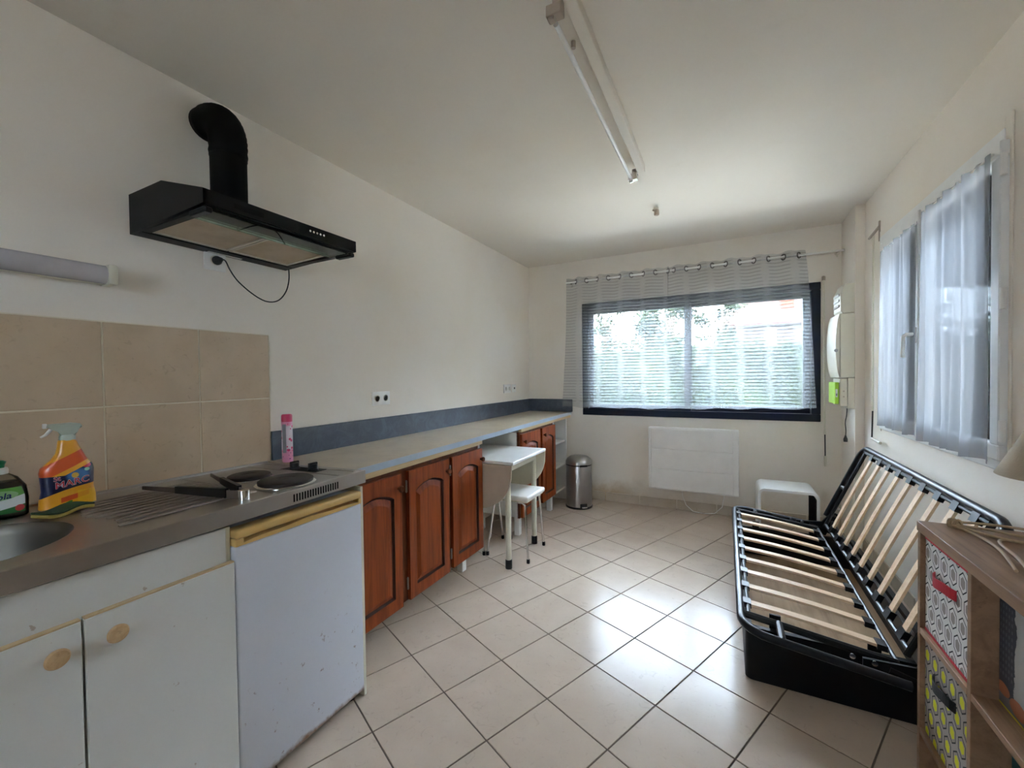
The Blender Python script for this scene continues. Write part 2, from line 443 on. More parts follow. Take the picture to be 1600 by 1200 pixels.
# ------------------------------------------------------------------ back window (navy sliding)
w1 = thing('window_1', 'wide navy sliding window on the end wall', 'window', (1.62, L, .87), kind='structure')
bx = B()
fx0, fx1, fz0, fz1 = .613, 2.637, .872, 2.022
for q in ((fx0, fx1, fz0, fz0+.062), (fx0, fx1, fz1-.062, fz1), (fx0, fx0+.062, fz0+.062, fz1-.062), (fx1-.062, fx1, fz0+.062, fz1-.062)):
    bx.box(q[0], q[1], L-.012, L+.11, q[2], q[3], .004, 1)
bx.build('window_frame', 'navy', w1)
for k, (a, b, yy) in enumerate(((fx0+.055, 1.652, .02), (1.60, fx1-.055, .062))):
    bs = B(); z0, z1 = fz0+.055, fz1-.055
    sw = .058
    for q in ((a, b, z0, z0+sw), (a, b, z1-sw, z1), (a, a+sw, z0+sw, z1-sw), (b-sw, b, z0+sw, z1-sw)):
        bs.box(q[0], q[1], L+yy, L+yy+.034, q[2], q[3], .003, 1)
    sh = bs.build('sliding_sash', 'navy', w1)
    B().box(a+sw-.008, b-sw+.008, L+yy+.013, L+yy+.019, z0+sw-.008, z1-sw+.008).build('pane', 'glass', sh)
# right window (white casement)
w2 = thing('window_2', 'white double casement window with a lever handle on the right wall', 'window', (XR, 2.79, .93), kind='structure')
bx = B(); y0, y1, z0, z1 = 2.125, 3.455, .915, 2.135
for q in ((y0, y1, z0, z0+.05), (y0, y1, z1-.05, z1), (y0, y0+.05, z0+.05, z1-.05), (y1-.05, y1, z0+.05, z1-.05)):
    bx.box(XR-.012, XR+.07, q[0], q[1], q[2], q[3], .004, 1)
bx.build('window_frame', 'white', w2)
for k, (a, b) in enumerate(((2.098, 2.777), (2.781, 3.345))):
    bs = B(); s0, s1 = z0+.042, z1-.05; sw = .055
    for q in ((a, b, s0, s0+sw), (a, b, s1-sw, s1), (a, a+sw, s0+sw, s1-sw), (b-sw, b, s0+sw, s1-sw)):
        bs.box(XR-.03, XR+.02, q[0], q[1], q[2], q[3], .004, 1)
    sh = bs.build('casement_sash', 'white', w2)
    B().box(XR-.008, XR-.002, a+sw-.01, b-sw+.01, s0+sw-.01, s1-sw+.01).build('pane', 'glass', sh)
b0 = B(); b0.box(XR-.042, XR-.03, 2.760, 2.797, s0+.01, s1-.01, .003, 1); b0.build('meeting_stile_cover', 'white', w2)
for zz in (1.995, 1.53, 1.065):
    B().lathe([(.009, 0), (.009, .075)], (XR-.026, 2.083, zz-.037), 12).build('hinge', 'white_plastic', w2, True)
hb = B(); hb.box(XR-.05, XR-.042, 2.766, 2.792, 1.42, 1.50, .003, 1)
hb.tube([(XR-.045, 2.778, 1.465), (XR-.080, 2.778, 1.465), (XR-.090, 2.780, 1.455), (XR-.091, 2.782, 1.43), (XR-.091, 2.785, 1.35)], .009, 10)
hb.build('lever_handle', 'white_plastic', w2, True)
t2 = B()
for q in ((2.085, 2.125, .90, 2.175), (3.455, 3.475, .90, 2.175), (2.125, 3.455, 2.135, 2.175)):
    t2.box(XR-.006, XR+.001, q[0], q[1], q[2], q[3], .002, 1)
t2.build('trim_2', 'wall', None, label='thin raised surround around the casement window', cat='trim', kind='structure')

# ------------------------------------------------------------------ sink top with hob
def zs_(x, y): return .899-.009*y+(x/.65)*.0182*y
def swarp(v): return Vector((v.x, v.y, v.z+zs_(v.x, v.y)))
sk = thing('sink_worktop', 'stainless steel sink top with round bowl, drainer and built-in electric hob', 'sink', (.33, .5, .85))
bm = B(); cx, cy, cr = .36, .25, .20
X0, X1, Y0, Y1 = .012, .65, -.25, 1.222
hx0, hx1, hy0, hy1 = .13, .59, .02, .48
# sheet around the bowl hole
def sheet(b, x0, x1, y0, y1, nx=4, ny=4):
    for i in range(nx):
        for j in range(ny):
            b.quad((x0+(x1-x0)*i/nx, y0+(y1-y0)*j/ny, 0), (x0+(x1-x0)*(i+1)/nx, y0+(y1-y0)*j/ny, 0), (x0+(x1-x0)*(i+1)/nx, y0+(y1-y0)*(j+1)/ny, 0), (x0+(x1-x0)*i/nx, y0+(y1-y0)*(j+1)/ny, 0))
sheet(bm, X0, X1, Y0, hy0, 4, 2); sheet(bm, X0, X1, hy1, Y1, 6, 8); sheet(bm, X0, hx0, hy0, hy1, 1, 3); sheet(bm, hx1, X1, hy0, hy1, 1, 3)
NS = 48
def sqp(a):
    c, s_ = math.cos(a), math.sin(a); k = .23/max(abs(c), abs(s_)); return (cx+c*k, cy+s_*k, 0)
rings = [[sqp(2*PI*i/NS) for i in range(NS)]]
for r, z in ((.212, 0), (.203, -.002), (.197, -.008), (.192, -.03), (.182, -.10), (.165, -.135), (.12, -.148), (.03, -.152)):
    rings.append([(cx+r*math.cos(2*PI*i/NS), cy+r*math.sin(2*PI*i/NS), z) for i in range(NS)])
vr = [[bm.bm.verts.new(p) for p in rg] for rg in rings]
for a in range(len(vr)-1):
    for i in range(NS): bm.bm.faces.new((vr[a][i], vr[a][(i+1) % NS], vr[a+1][(i+1) % NS], vr[a+1][i]))
bm.bm.faces.new(vr[-1])
bmesh.ops.remove_doubles(bm.bm, verts=bm.bm.verts, dist=1e-5)
M['bowl'] = plain('shade_darkened_bowl_steel', (.16, .145, .12), .45, .9)  # shade of the bowl put into its colour, darker than the sheet
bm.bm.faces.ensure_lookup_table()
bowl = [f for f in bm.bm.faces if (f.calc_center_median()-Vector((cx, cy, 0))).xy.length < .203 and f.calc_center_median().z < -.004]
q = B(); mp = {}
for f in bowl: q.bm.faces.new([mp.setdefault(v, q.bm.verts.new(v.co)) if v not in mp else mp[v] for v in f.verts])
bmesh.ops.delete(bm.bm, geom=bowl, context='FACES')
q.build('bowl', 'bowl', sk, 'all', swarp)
bm.build('sheet_top', 'steel', sk, True, swarp)
b0 = B(); b0.box(.636, .650, Y0, Y1, -.050, .0015, .002, 1); b0.box(.012, .636, Y1-.012, Y1, -.050, .0012, .002, 1)
b0.build('front_lip', 'steel', sk, True, swarp)
b0 = B(); b0.box(.0095, .022, Y0, Y1, -.012, .008, .002, 1); b0.build('rear_rim', 'steel', sk, True, swarp)
b0 = B()
for k in range(11):
    xx = .165+k*.037
    b0.tube([(xx, .50+.012*math.sin(k), 0), (xx, .53, .0035), (xx, .82, .0035), (xx, .85, 0)], .006, 6, flat=.6)
b0.build('drainer_ridges', 'steel', sk, True, swarp, kind='stuff')
b0 = B()
for k in range(18):
    yy = .905+k*.0104; b0.box(.6495, .6508, yy, yy+.0052, -.040, -.014)
b0.build('vent_slots', 'black_matt', sk, False, swarp, kind='stuff')
b0 = B()
for p in (((.05, .86), (.62, .86)), ((.05, 1.115), (.62, 1.115)), ((.05, 1.19), (.62, 1.19))):
    b0.tube([(p[0][0], p[0][1], .001), (p[1][0], p[1][1], .001)], .005, 6, flat=.5)
b0.build('pressed_ribs', 'steel', sk, True, swarp)
for (hx, hy, hr) in ((.305, .965, .0725), (.525, .965, .09)):
    z = zs_(hx, hy)
    rg = B().lathe([(hr+.010, 0), (hr+.010, .003), (hr+.004, .007), (hr-.002, .007)], (hx, hy, z), 40).build('hotplate_ring', 'chrome', sk, True)
    B().lathe([(hr, .007), (hr, .015), (hr-.006, .018), (hr*.35, .018), (hr*.33, .0165), (.002, .0165)], (hx, hy, z), 40).build('hotplate', 'hotplate', sk, True)
b0 = B(); b0.box(.255, .47, 1.122, 1.182, 0, .002); b0.build('control_plate', 'black_gloss', sk, False, swarp)
for hx in (.312, .428):
    k = B(); k.lathe([(.021, 0), (.021, .006), (.017, .010), (.016, .024), (.013, .026)], (hx, 1.15, zs_(hx, 1.15)+.002), 20)
    k.box(hx-.005, hx+.005, 1.13, 1.17, zs_(hx, 1.15)+.012, zs_(hx, 1.15)+.034, .002, 1)
    k.build('hob_knob', 'black_plastic', sk, True)
# sink cabinet
sc_ = thing('sink_cabinet', 'white two-door cabinet under the steel sink top', 'cabinet', (.33, .25, 0))
b0 = B(); b0.box(.02, .628, -.25, -.232, .08, .845); b0.box(.02, .628, .702, .7135, .0, .845); b0.box(.02, .628, -.232, .702, .08, .098)
b0.box(.02, .03, -.232, .702, .098, .845)
b0.build('carcass', 'cream', sc_)
B().box(.614, .632, -.25, .701, .735, .846, .002, 1).build('false_front', 'aged_white', sc_)
B().box(.54, .556, -.25, .702, 0, .08).build('plinth', 'aged_white', sc_)
for a, b, ky in ((-.245, .3835, .338), (.3885, .7135, .438)):
    dr = B().box(.632, .650, a, b, .055, .742, .0025, 1).build('door', 'aged_white', sc_)
    B().box(.633, .6495, a+.001, b-.001, .742, .7455).build('edge_band', 'batten', dr)
    B().lathe([(.008, 0), (.008, .010), (.019, .018), (.021, .024), (.018, .029), (.008, .0305)], (.650, ky, .690), 24, 'x').build('knob', 'beige_knob', dr, True)
# fridge
fr = thing('fridge', 'small white under-counter fridge with yellowed handle strip and rust spots', 'fridge', (.4, .95, 0))
B().box(.08, .600, .725, 1.194, .035, .832, .008).build('cabinet_body', 'fridge', fr, True)
dr = B().box(.603, .650, .716, 1.196, .034, .783, .007, 3).build('door', 'fridge', fr, True)
hs = B()
n = 24; top = [(.652, .716+.48*i/n, .833) for i in range(n+1)]
hs.box(.600, .654, .716, 1.196, .806, .833, .008, 3)
hs.box(.600, .652, .716, .742, .783, .806, .004)
hs.box(.600, .652, 1.180, 1.196, .783, .806, .004)
pts = [(.610, .72+.47*i/n, .792) for i in range(n+1)]
lo = [(.651, .74+.44*i/n, .784) for i in range(n+1)]
hi = [(.651, .74+.44*i/n, .7915+.0085*math.sin(PI*i/n)+.0015*math.sin(5*PI*i/n)) for i in range(n+1)]
poly = lo+hi[::-1]; hs.prism([(p[0]-.03, p[1], p[2]) for p in poly], (.03, 0, 0))
hs.build('handle_strip', 'yellowed', dr, True)
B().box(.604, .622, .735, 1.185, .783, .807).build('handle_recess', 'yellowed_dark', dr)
for a, b in ((.60, .75), (.60, 1.165), (.15, .75), (.15, 1.165)):
    B().lathe([(.018, 0), (.018, .012), (.010, .014), (.010, .036)], (a, b, 0), 14).build('foot', 'black_plastic', fr, True)
B().box(.05, .641, 1.201, 1.213, 0, .846, .001, 1).build('end_panel', 'cream', None, label='thin cream upright panel between fridge and brown cabinets', cat='panel')

# ------------------------------------------------------------------ laminate worktop
def xf(y): return .540-.0185*(y-1.29)
def zt(y): return .8915+.0017*(y-1.29)
def cw(v):   # splayed front: x given as fraction of front line
    return Vector((v.x*xf(v.y)/.5, v.y, v.z))
wt = thing('worktop', 'long beige laminate worktop with pale blue edging along the left wall', 'worktop', (.25, 2.7, .86))
b0 = B(); b0.prism([(.002, 1.232, .862), (xf(1.232)-.004, 1.232, .862), (xf(4.218)-.004, 4.218, .868), (.002, 4.218, .868)], (0, 0, .0295), .001); b0.build('laminate_top', 'laminate', wt)
b0 = B(); b0.prism([(xf(1.232)-.004, 1.232, .861), (xf(1.232), 1.232, .861), (xf(4.218), 4.218, .867), (xf(4.218)-.004, 4.218, .867)], (0, 0, .0308)); b0.build('edging_strip', 'edge_strip', wt)
for a, b, z in ((1.24, 2.345, .835), (2.96, 4.2, .838)):
    b0 = B(); b0.prism([(xf(a)-.03, a, z), (xf(a)-.004, a, z), (xf(b)-.004, b, z+.003), (xf(b)-.03, b, z+.003)], (0, 0, .0265)); b0.build('support_batten', 'batten', wt)
us = thing('worktop_upstand', 'dark slate-grey upstand running behind the long worktop', 'upstand', (0, 2.7, .9))
B().box(.001, .014, 1.25, 4.219, .8925, 1.031, .001, 1).build('side_strip', 'slate', us)
B().box(.015, .498, 4.205, 4.219, .8975, 1.031, .001, 1).build('end_strip', 'slate', us)

# ------------------------------------------------------------------ brown cabinets
def arch_door(parent, xd, y0, y1, z0, z1, hinge_left=True):
    """raised and fielded cathedral-arch door; front plane x = xd"""
    w, h = y1-y0, z1-z0; st = .052
    dr = B(); th = .020
    # frame: built as ring between outline and arch opening
    n = 14
    oy0, oy1, oz0, oz1 = y0+st, y1-st, z0+.060, z1-.075
    rise = .034
    arch = [(oy0, oz0), (oy1, oz0), (oy1, oz1-rise)]
    for i in range(1, n):
        t = i/n; yy = oy1+(oy0-oy1)*t; arch.append((yy, oz1-rise+rise*math.sin(PI*t)**.8))
    arch.append((oy0, oz1-rise))
    def outer(p):
        yy, zz = p
        if (yy, zz) == arch[0]: return (y0, z0)
        if (yy, zz) == arch[1]: return (y1, z0)
        if (yy, zz) == arch[2]: return (y1, oz1-rise)
        if (yy, zz) == arch[-1]: return (y0, oz1-rise)
        t = min(1, max(0, ((yy-oy0)/(oy1-oy0)*n-1)/(n-2))); return (y0+(y1-y0)*t, z1)
    m = len(arch)
    X_ = lambda p: p
    def ring(P, x): return [dr.bm.verts.new((x, p[0], p[1])) for p in P]
    co = [outer(p) for p in arch]
    cen = ((oy0+oy1)/2, (oz0+oz1)/2)
    def shr(P, d): return [(p[0]+(d if p[0] < cen[0]-.02 else -d if p[0] > cen[0]+.02 else 0), p[1]+(d if p[1] < cen[1] else -d)) for p in P]
    fo, fi = ring(co, xd), ring(arch, xd)
    g1 = ring(shr(arch, .004), xd-.011); g2 = ring(shr(arch, .010), xd-.011)
    p1 = ring(shr(arch, .034), xd-.002)
    bo = ring(co, xd-th)
    for A, C in ((fo, fi), (fi, g1), (g1, g2), (g2, p1), (bo, fo)):
        for i in range(m): dr.bm.faces.new((A[i], A[(i+1) % m], C[(i+1) % m], C[i]))
    dr.bm.faces.new(p1); dr.bm.faces.new(bo[::-1])
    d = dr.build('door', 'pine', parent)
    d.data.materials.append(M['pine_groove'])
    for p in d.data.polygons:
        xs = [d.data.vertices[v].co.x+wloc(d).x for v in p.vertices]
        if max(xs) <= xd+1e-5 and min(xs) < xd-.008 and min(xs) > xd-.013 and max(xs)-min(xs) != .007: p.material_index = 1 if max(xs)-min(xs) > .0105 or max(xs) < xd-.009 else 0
    return d
def arch_door2(parent, xd, y0, y1, z0, z1):
    return arch_door(parent, xd, y0, y1, z0, z1)
def wood_knob(parent, x, y, z):
    B().lathe([(.007, 0), (.007, .010), (.015, .016), (.016, .022), (.012, .028), (.002, .029)], (x, y, z), 18, 'x').build('knob', 'pine_dark', parent, True)
def hinge(parent, x, y, z):
    B().lathe([(.002, -.032), (.005, -.028), (.005, .028), (.002, .032)], (x, y, z), 10).build('hinge', 'steel_bin', parent, True)
c1 = thing('base_cabinet', 'brown pine cabinet with three arched doors beside the fridge', 'cabinet', (.25, 1.8, 0))
def carcass(parent, a, b, z0=.155, z1=.832, side='white'):
    q = B(); xb = xf((a+b)/2)-.032
    q.box(.02, xb, a, a+.016, z0, z1); q.box(.02, xb, b-.016, b, z0, z1); q.box(.02, xb, a+.016, b-.016, z0, z0+.016); q.box(.02, .03, a+.016, b-.016, z0+.016, z1)
    q.build('carcass', side, parent)
carcass(c1, 1.222, 2.338)
b0 = B()
for a, b, z0, z1 in ((1.222, 1.24, .158, .832), (1.553, 1.623, .158, .832), (1.951, 2.009, .158, .832), (2.32, 2.338, .158, .832), (1.24, 2.327, .806, .832), (1.24, 2.327, .158, .175)):
    b0.box(.470, .490, a, b, z0, z1)
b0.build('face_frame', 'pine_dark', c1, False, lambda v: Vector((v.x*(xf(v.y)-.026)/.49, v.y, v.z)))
for a, b in ((1.215, 1.556), (1.618, 1.957), (2.003, 2.338)):
    yy = (a+b)/2; xd = xf(yy)-.004
    d = arch_door(c1, xd, a, b, .160, .812); wood_knob(d, xd, b-.022, .745)
    if a > 1.3:
        for zz in (.735, .245): hinge(c1, xd-.012, a-.007, zz)
for a, b in ((.36, 1.26), (.36, 2.26), (.08, 1.26), (.08, 2.26)):
    B().box(a, a+.045, b, b+.045, 0, .155, .003, 1).build('foot', 'white_plastic', c1)
c2 = thing('base_cabinet', 'brown pine cabinet with two arched doors nearest the window wall', 'cabinet', (.25, 3.35, 0))
carcass(c2, 2.955, 3.735)
b0 = B()
for a, b, z0, z1 in ((2.955, 2.985, .15, .835), (3.345, 3.41, .15, .835), (3.715, 3.735, .15, .835), (2.985, 3.715, .808, .835), (2.985, 3.715, .15, .168)):
    b0.box(.470, .490, a, b, z0, z1)
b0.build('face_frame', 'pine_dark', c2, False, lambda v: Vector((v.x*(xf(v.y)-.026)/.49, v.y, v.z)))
for a, b in ((2.978, 3.346), (3.408, 3.725)):
    yy = (a+b)/2; xd = xf(yy)-.004
    d = arch_door(c2, xd, a, b, .150, .816); wood_knob(d, xd, a+.035, .755)
for a, b in ((.42, 2.98), (.42, 3.66), (.08, 2.98), (.08, 3.66)):
    B().box(a, a+.045, b, b+.045, 0, .155, .003, 1).build('foot', 'white_plastic', c2)
c3 = thing('open_shelf_unit', 'narrow white open shelf unit in the corner under the worktop', 'shelf', (.25, 3.95, 0))
b0 = B(); b0.box(.02, .465, 3.742, 3.757, .12, .835); b0.box(.02, .470, 4.09, 4.106, 0, .835)
b0.box(.02, .03, 3.757, 4.09, .12, .835); b0.build('side_panel', 'white', c3)
for z in (.12, .36, .60): B().box(.03, .455, 3.757, 4.09, z, z+.016).build('shelf', 'white', c3)

# ------------------------------------------------------------------ table and stools
tb = thing('drop_leaf_table', 'small white drop-leaf table pushed into the gap under the worktop', 'table', (.42, 2.69, 0))
ra = math.radians(1.3); rc = Vector((.735, 2.362, 0))
def rotw(v):
    d = v-rc; return Vector((rc.x+d.x*math.cos(ra)-d.y*math.sin(ra), rc.y+d.x*math.sin(ra)+d.y*math.cos(ra), v.z))
B().box(.15, .735, 2.362, 2.935, .710, .730, .003, 1).build('tabletop', 'white', tb, False, rotw)
b0 = B(); b0.box(.645, .663, 2.43, 2.905, .645, .710, .002, 1); b0.box(.20, .217, 2.43, 2.905, .645, .710, .002, 1)
b0.box(.217, .645, 2.43, 2.445, .645, .710, .002, 1); b0.box(.217, .645, 2.89, 2.905, .645, .710, .002, 1); b0.build('apron', 'cream', tb, False, rotw)
def leaf(yy, dy, label=None, mat='cream'):
    a = []
    n = 18
    for i in range(n+1):
        t = PI*i/n; a.append((.4425-.285*math.cos(t), yy, .708-.30*math.sin(t)**.75))
    B().prism([(p[0], p[1], p[2]) for p in a], (0, dy, 0), .002).build('drop_leaf', mat, tb, False, rotw)
M['leaf_beige'] = plain('beige_laminate', (.52, .43, .33), .4)
leaf(2.361, -.010, None, 'leaf_beige'); leaf(2.936, .010)
for a, b in ((.650, 2.450), (.645, 2.905), (.175, 2.445), (.175, 2.89)):
    lg = B().lathe([(.019, .05), (.019, .71)], (a, b, 0), 16).build('leg', 'cream', tb, True, rotw)
    c_ = rotw(Vector((a, b, 0)))
    B().lathe([(.023, 0), (.023, .055), (.020, .06)], c_, 16).build('foot_cap', 'black_plastic', lg, True)
st = thing('stool', 'square white-topped stool with chrome legs under the small table', 'stool', (.575, 2.73, 0))
b0 = B(); b0.box(.425, .735, 2.57, 2.885, .415, .450, .014, 3); b0.build('seat', 'white_plastic', st, True)
b0 = B(); b0.box(.44, .72, 2.585, 2.87, .405, .416); b0.build('seat_board', 'cream', st)
LE = [((.46, 2.60), (.415, 2.565)), ((.70, 2.60), (.735, 2.568)), ((.70, 2.85), (.712, 2.895)), ((.46, 2.85), (.43, 2.895))]
for (a, b), (c, d) in LE:
    dx, dy = (c-a), (d-b)
    sx = 1 if a > .57 else -1
    lg = B().tube([(a-sx*.06, b, .398), (a-sx*.02, b, .398), (a, b, .385), (a+dx*.15, b+dy*.15, .34), (c, d, .015)], .008, 10).build('leg', 'chrome', st, True)
    B().lathe([(.011, 0), (.012, .008), (.011, .028)], (c, d, 0), 12).build('rubber_foot', 'black_plastic', lg, True)
clone(st, (.232, 2.715, 0), 'second chrome-legged stool half hidden behind the hanging table leaf')

# ------------------------------------------------------------------ pedal bin
bn = thing('pedal_bin', 'round brushed steel pedal bin beside the open shelf unit', 'bin', (.655, 3.93, 0))
P = (.655, 3.93, 0); R = .124
B().lathe([(R+.002, .012), (R, .02), (R, .405), (R-.002, .41)], P, 40).build('bin_body', 'steel_bin', bn, True)
B().lathe([(R+.006, 0), (R+.006, .014), (R+.002, .018)], P, 40).build('base_ring', 'black_plastic', bn, True)
B().lathe([(R+.001, .41), (R+.001, .420)], P, 40).build('lid_seam', 'black_plastic', bn, True)
B().lathe([(R+.003, .420), (R+.003, .445), (R-.010, .470), (R*.7, .490), (R*.35, .498), (.002, .500)], P, 40).build('lid', 'steel_bin', bn, True)
dv = (Vector((CAM.x, 1.0, 0))-Vector((P[0], P[1], 0))).normalized()
pa = math.atan2(dv.y, dv.x)+.25
def pw(v):
    c, s_ = math.cos(pa), math.sin(pa); return Vector((P[0]+v.x*c-v.y*s_, P[1]+v.x*s_+v.y*c, v.z))
b0 = B(); b0.box(R-.002, R+.008, -.035, .035, .012, .055, .004); b0.build('pedal_housing', 'black_plastic', bn, True, pw)
b0 = B(); b0.box(R+.006, R+.035, -.026, .026, .020, .034, .006); b0.build('pedal', 'chrome', bn, True, pw)
b0 = B(); b0.box(R-.004, R+.010, -.038, .038, .408, .424, .003); b0.build('lid_hinge', 'black_plastic', bn, True, pw)

# ------------------------------------------------------------------ wall heater
ht = thing('wall_heater', 'flat white electric heater hung below the navy window', 'heater', (1.66, L, .2))
hx0, hx1, hz0, hz1, hy = 1.283, 2.043, .198, .782, 4.122
B().box(hx0, hx1, hy, hy+.075, hz0, hz1, .008, 3).build('heater_body', 'white_plastic', ht, True)
for k in range(3):
    z0 = hz0+.012+k*.188; B().box(hx0+.026, hx1-.048, hy-.006, hy+.001, z0, z0+.184, .002, 1).build('front_panel', 'white_plastic', ht)
for a, b in ((hx0+.004, hx0+.022), (hx1-.044, hx1-.004)):
    B().box(a, b, hy-.005, hy+.001, hz0+.012, hz1-.008, .002, 1).build('side_strip', 'white_plastic', ht)
b0 = B(); b0.box(1.33, 1.37, hy+.075, L, .35, .65); b0.box(1.95, 1.99, hy+.075, L, .35, .65); b0.build('mounting_bracket', 'white_plastic', ht)
pts = [(1.575, 4.17, .20), (1.58, 4.175, .14), (1.61, 4.18, .06), (1.67, 4.17, .012), (1.76, 4.155, .008), (1.85, 4.16, .02), (1.91, 4.18, .08), (1.925, 4.20, .16), (1.925, 4.205, .20)]
B().tube(pts, .0035, 8).build('heater_cable', 'white_plastic', ht, True)

# ------------------------------------------------------------------ white bent side table
s2 = thing('side_table', 'low white open-fronted side table with rounded corners near the corner', 'side table', (2.345, 3.8, 0))
def uprof(x0, x1, zt_, r, n=6):
    out = [(x0, 0)]; out += [(x0+r-r*math.cos(PI/2*i/n), zt_-r+r*math.sin(PI/2*i/n)) for i in range(n+1)]
    out += [(x1-r+r*math.sin(PI/2*i/n), zt_-r+r*math.cos(PI/2*i/n)) for i in range(n+1)] + [(x1, 0)]; return out
o_ = uprof(2.155, 2.535, .42, .045); i_ = uprof(2.173, 2.517, .402, .028)
b0 = B(); yA, yB = 3.61, 3.93
for k in range(len(o_)-1):
    A, C, D, E_ = o_[k], o_[k+1], i_[k+1], i_[k]
    vs = [b0.bm.verts.new((p[0], yy, p[1])) for yy in (yA, yB) for p in (A, C, D, E_)]
    for f in ((0, 1, 2, 3), (7, 6, 5, 4), (0, 4, 5, 1), (3, 2, 6, 7)): b0.bm.faces.new([vs[q] for q in f])
bmesh.ops.remove_doubles(b0.bm, verts=b0.bm.verts, dist=1e-5)
b0.build('bent_shell', 'white', s2, True)
B().box(2.513, 2.5165, yA+.004, yB-.004, .0, .372).build('inner_black_sheet', 'black_matt', s2)  # black sheet on the inner face of the right side

# ------------------------------------------------------------------ hood, duct, cord, sockets
hd = thing('range_hood', 'black slimline extractor hood on the left wall above the hob', 'range hood', (0, 1.04, 1.9))
ya, yb = .737, 1.343
prof = [(.002, 1.818), (.44, 1.838), (.488, 1.838), (.488, 1.884), (.235, 1.962), (.002, 1.962)]
b0 = B()
pr = prof
# shell without the underside
def shell(b, ya, yb, t=.012):
    P_ = [(.002, 1.962), (.235, 1.962), (.488, 1.884), (.488, 1.838), (.476, 1.838), (.476, 1.874), (.232, 1.950), (.014, 1.950), (.014, 1.818), (.002, 1.818)]
    b.prism([(p[0], ya, p[1]) for p in P_], (0, yb-ya, 0))
    Q = [(.002, 1.818), (.488, 1.838), (.488, 1.884), (.235, 1.962), (.002, 1.962)]
    b.prism([(p[0], ya-.001, p[1]) for p in Q], (0, t, 0)); b.prism([(p[0], yb+.001, p[1]) for p in Q], (0, -t, 0))
shell(b0, ya, yb); b0.build('hood_body', 'black_gloss', hd)
b0 = B(); b0.box(.014, .066, ya+.01, yb-.01, 1.818, 1.832); b0.box(.405, .478, ya+.01, yb-.01, 1.834, 1.846)
b0.box(.014, .47, ya+.01, ya+.035, 1.822, 1.842); b0.box(.014, .47, yb-.035, yb-.01, 1.822, 1.842); b0.build('bottom_rim', 'black_gloss', hd)
for a, b in ((ya+.034, 1.037), (1.043, yb-.034)):
    f_ = B(); f_.box(.066, .42, a, b, 1.834, 1.840); fo = f_.build('filter', 'filter', hd, False, lambda v: Vector((v.x, v.y, v.z+(v.x-.066)*.03-.004)))
    f_ = B()
    for q in ((.066, .074, a, b), (.40, .408, a, b), (.074, .40, a, a+.008), (.074, .40, b-.008, b)): f_.box(*q, 1.829, 1.835)
    f_.build('filter_rim', 'filter_frame', fo, False, lambda v: Vector((v.x, v.y, v.z+(v.x-.066)*.03-.004)))
B().box(.36, .478, ya+.03, yb-.03, 1.822, 1.826, .001, 1).build('glass_visor', 'visor', hd)
for yy in (.86, 1.20):
    B().box(.36, .40, yy, yy+.09, 1.838, 1.8405).build('lamp_cover', 'filter_frame', hd)
for yy in (ya+.004, yb-.03):
    B().box(.39, .485, yy, yy+.026, 1.814, 1.832, .004, 1).build('visor_bracket', 'black_plastic', hd)
for k in range(5):
    B().lathe([(.0045, 0), (.0045, .002), (.003, .003)], (.488, 1.115+k*.0155, 1.862), 12, 'x').build('button', 'chrome', hd, True)
B().box(.4878, .4886, .83, .93, 1.852, 1.868).build('badge_plate', 'black_matt', hd)
B().box(.015, .030, .985, 1.12, 1.8165, 1.8195).build('rating_plate', 'filter_frame', hd)
dc = thing('exhaust_duct', 'fat black ribbed exhaust pipe rising from the hood and bending into the wall', 'duct', (.15, 1.005, 1.96))
dcx, dcy, dr_ = .155, 1.002, .066
B().lathe([(dr_-.002, 1.962), (dr_-.002, 2.172), (dr_, 2.173), (dr_, 2.178)], (dcx, dcy, 0), 28).build('straight_pipe', 'black_matt', dc, True)
path, rad = [], []
for k in range(27):
    t = k/26
    if t < .12: p = (dcx, dcy, 2.176+.05*t/.12)
    else:
        a = (t-.12)/.88*PI/2; p = (dcx-.12*(1-math.cos(a)), dcy, 2.226+.125*math.sin(a))
    path.append(p); rad.append(dr_+(.002 if k % 2 else -.001))
path += [(.03, dcy, 2.351), (.001, dcy, 2.351)]; rad += [dr_, dr_]
B().tube(path, rad, 28).build('ribbed_elbow', 'black_matt', dc, 'all')
def socket(name, label, x, y, z, w, h, holes, cat='socket'):
    t = thing(name, label, cat, (x, y, z))
    B().box(x, x+.010, y-w/2, y+w/2, z-h/2, z+h/2, .003).build('face_plate', 'white_plastic', t, True)
    for dy in holes:
        r_ = B().lathe([(.021, 0), (.021, .0015), (.018, .0017), (.017, -.004), (.002, -.006)], (x+.010, y+dy, z), 24, 'x').build('socket_well', 'cream_plastic', t, True)
        q = B(); q.lathe([(.0028, 0), (.0028, .001)], (x+.005, y+dy-.0095, z), 8, 'x'); q.lathe([(.0028, 0), (.0028, .001)], (x+.005, y+dy+.0095, z), 8, 'x')
        q.lathe([(.0024, 0), (.0024, .008)], (x+.004, y+dy, z+.010), 8, 'x'); q.build('pin_holes', 'black_plastic', r_)
    return t
socket('wall_socket', 'single white socket just below the hood with the black plug in it', 0, 1.02, 1.79, .085, .085, (0,))
socket('wall_socket', 'double white socket above the middle of the worktop', 0, 1.968, 1.153, .150, .085, (-.036, .036))
socket('wall_socket', 'double white socket at the far end of the long wall', 0, 3.68, 1.158, .150, .085, (-.036, .036))
t = thing('phone_socket', 'small white outlet plate right beside the far double socket', 'socket', (0, 3.83, 1.158))
B().box(0, .010, 3.79, 3.868, 1.118, 1.198, .003).build('face_plate', 'white_plastic', t, True)
B().box(.010, .0112, 3.818, 3.840, 1.150, 1.168).build('jack_opening', 'black_plastic', t)
pc = thing('power_cord', 'thin black cord looping from the plug up to the hood', 'cord', (.02, 1.02, 1.78))
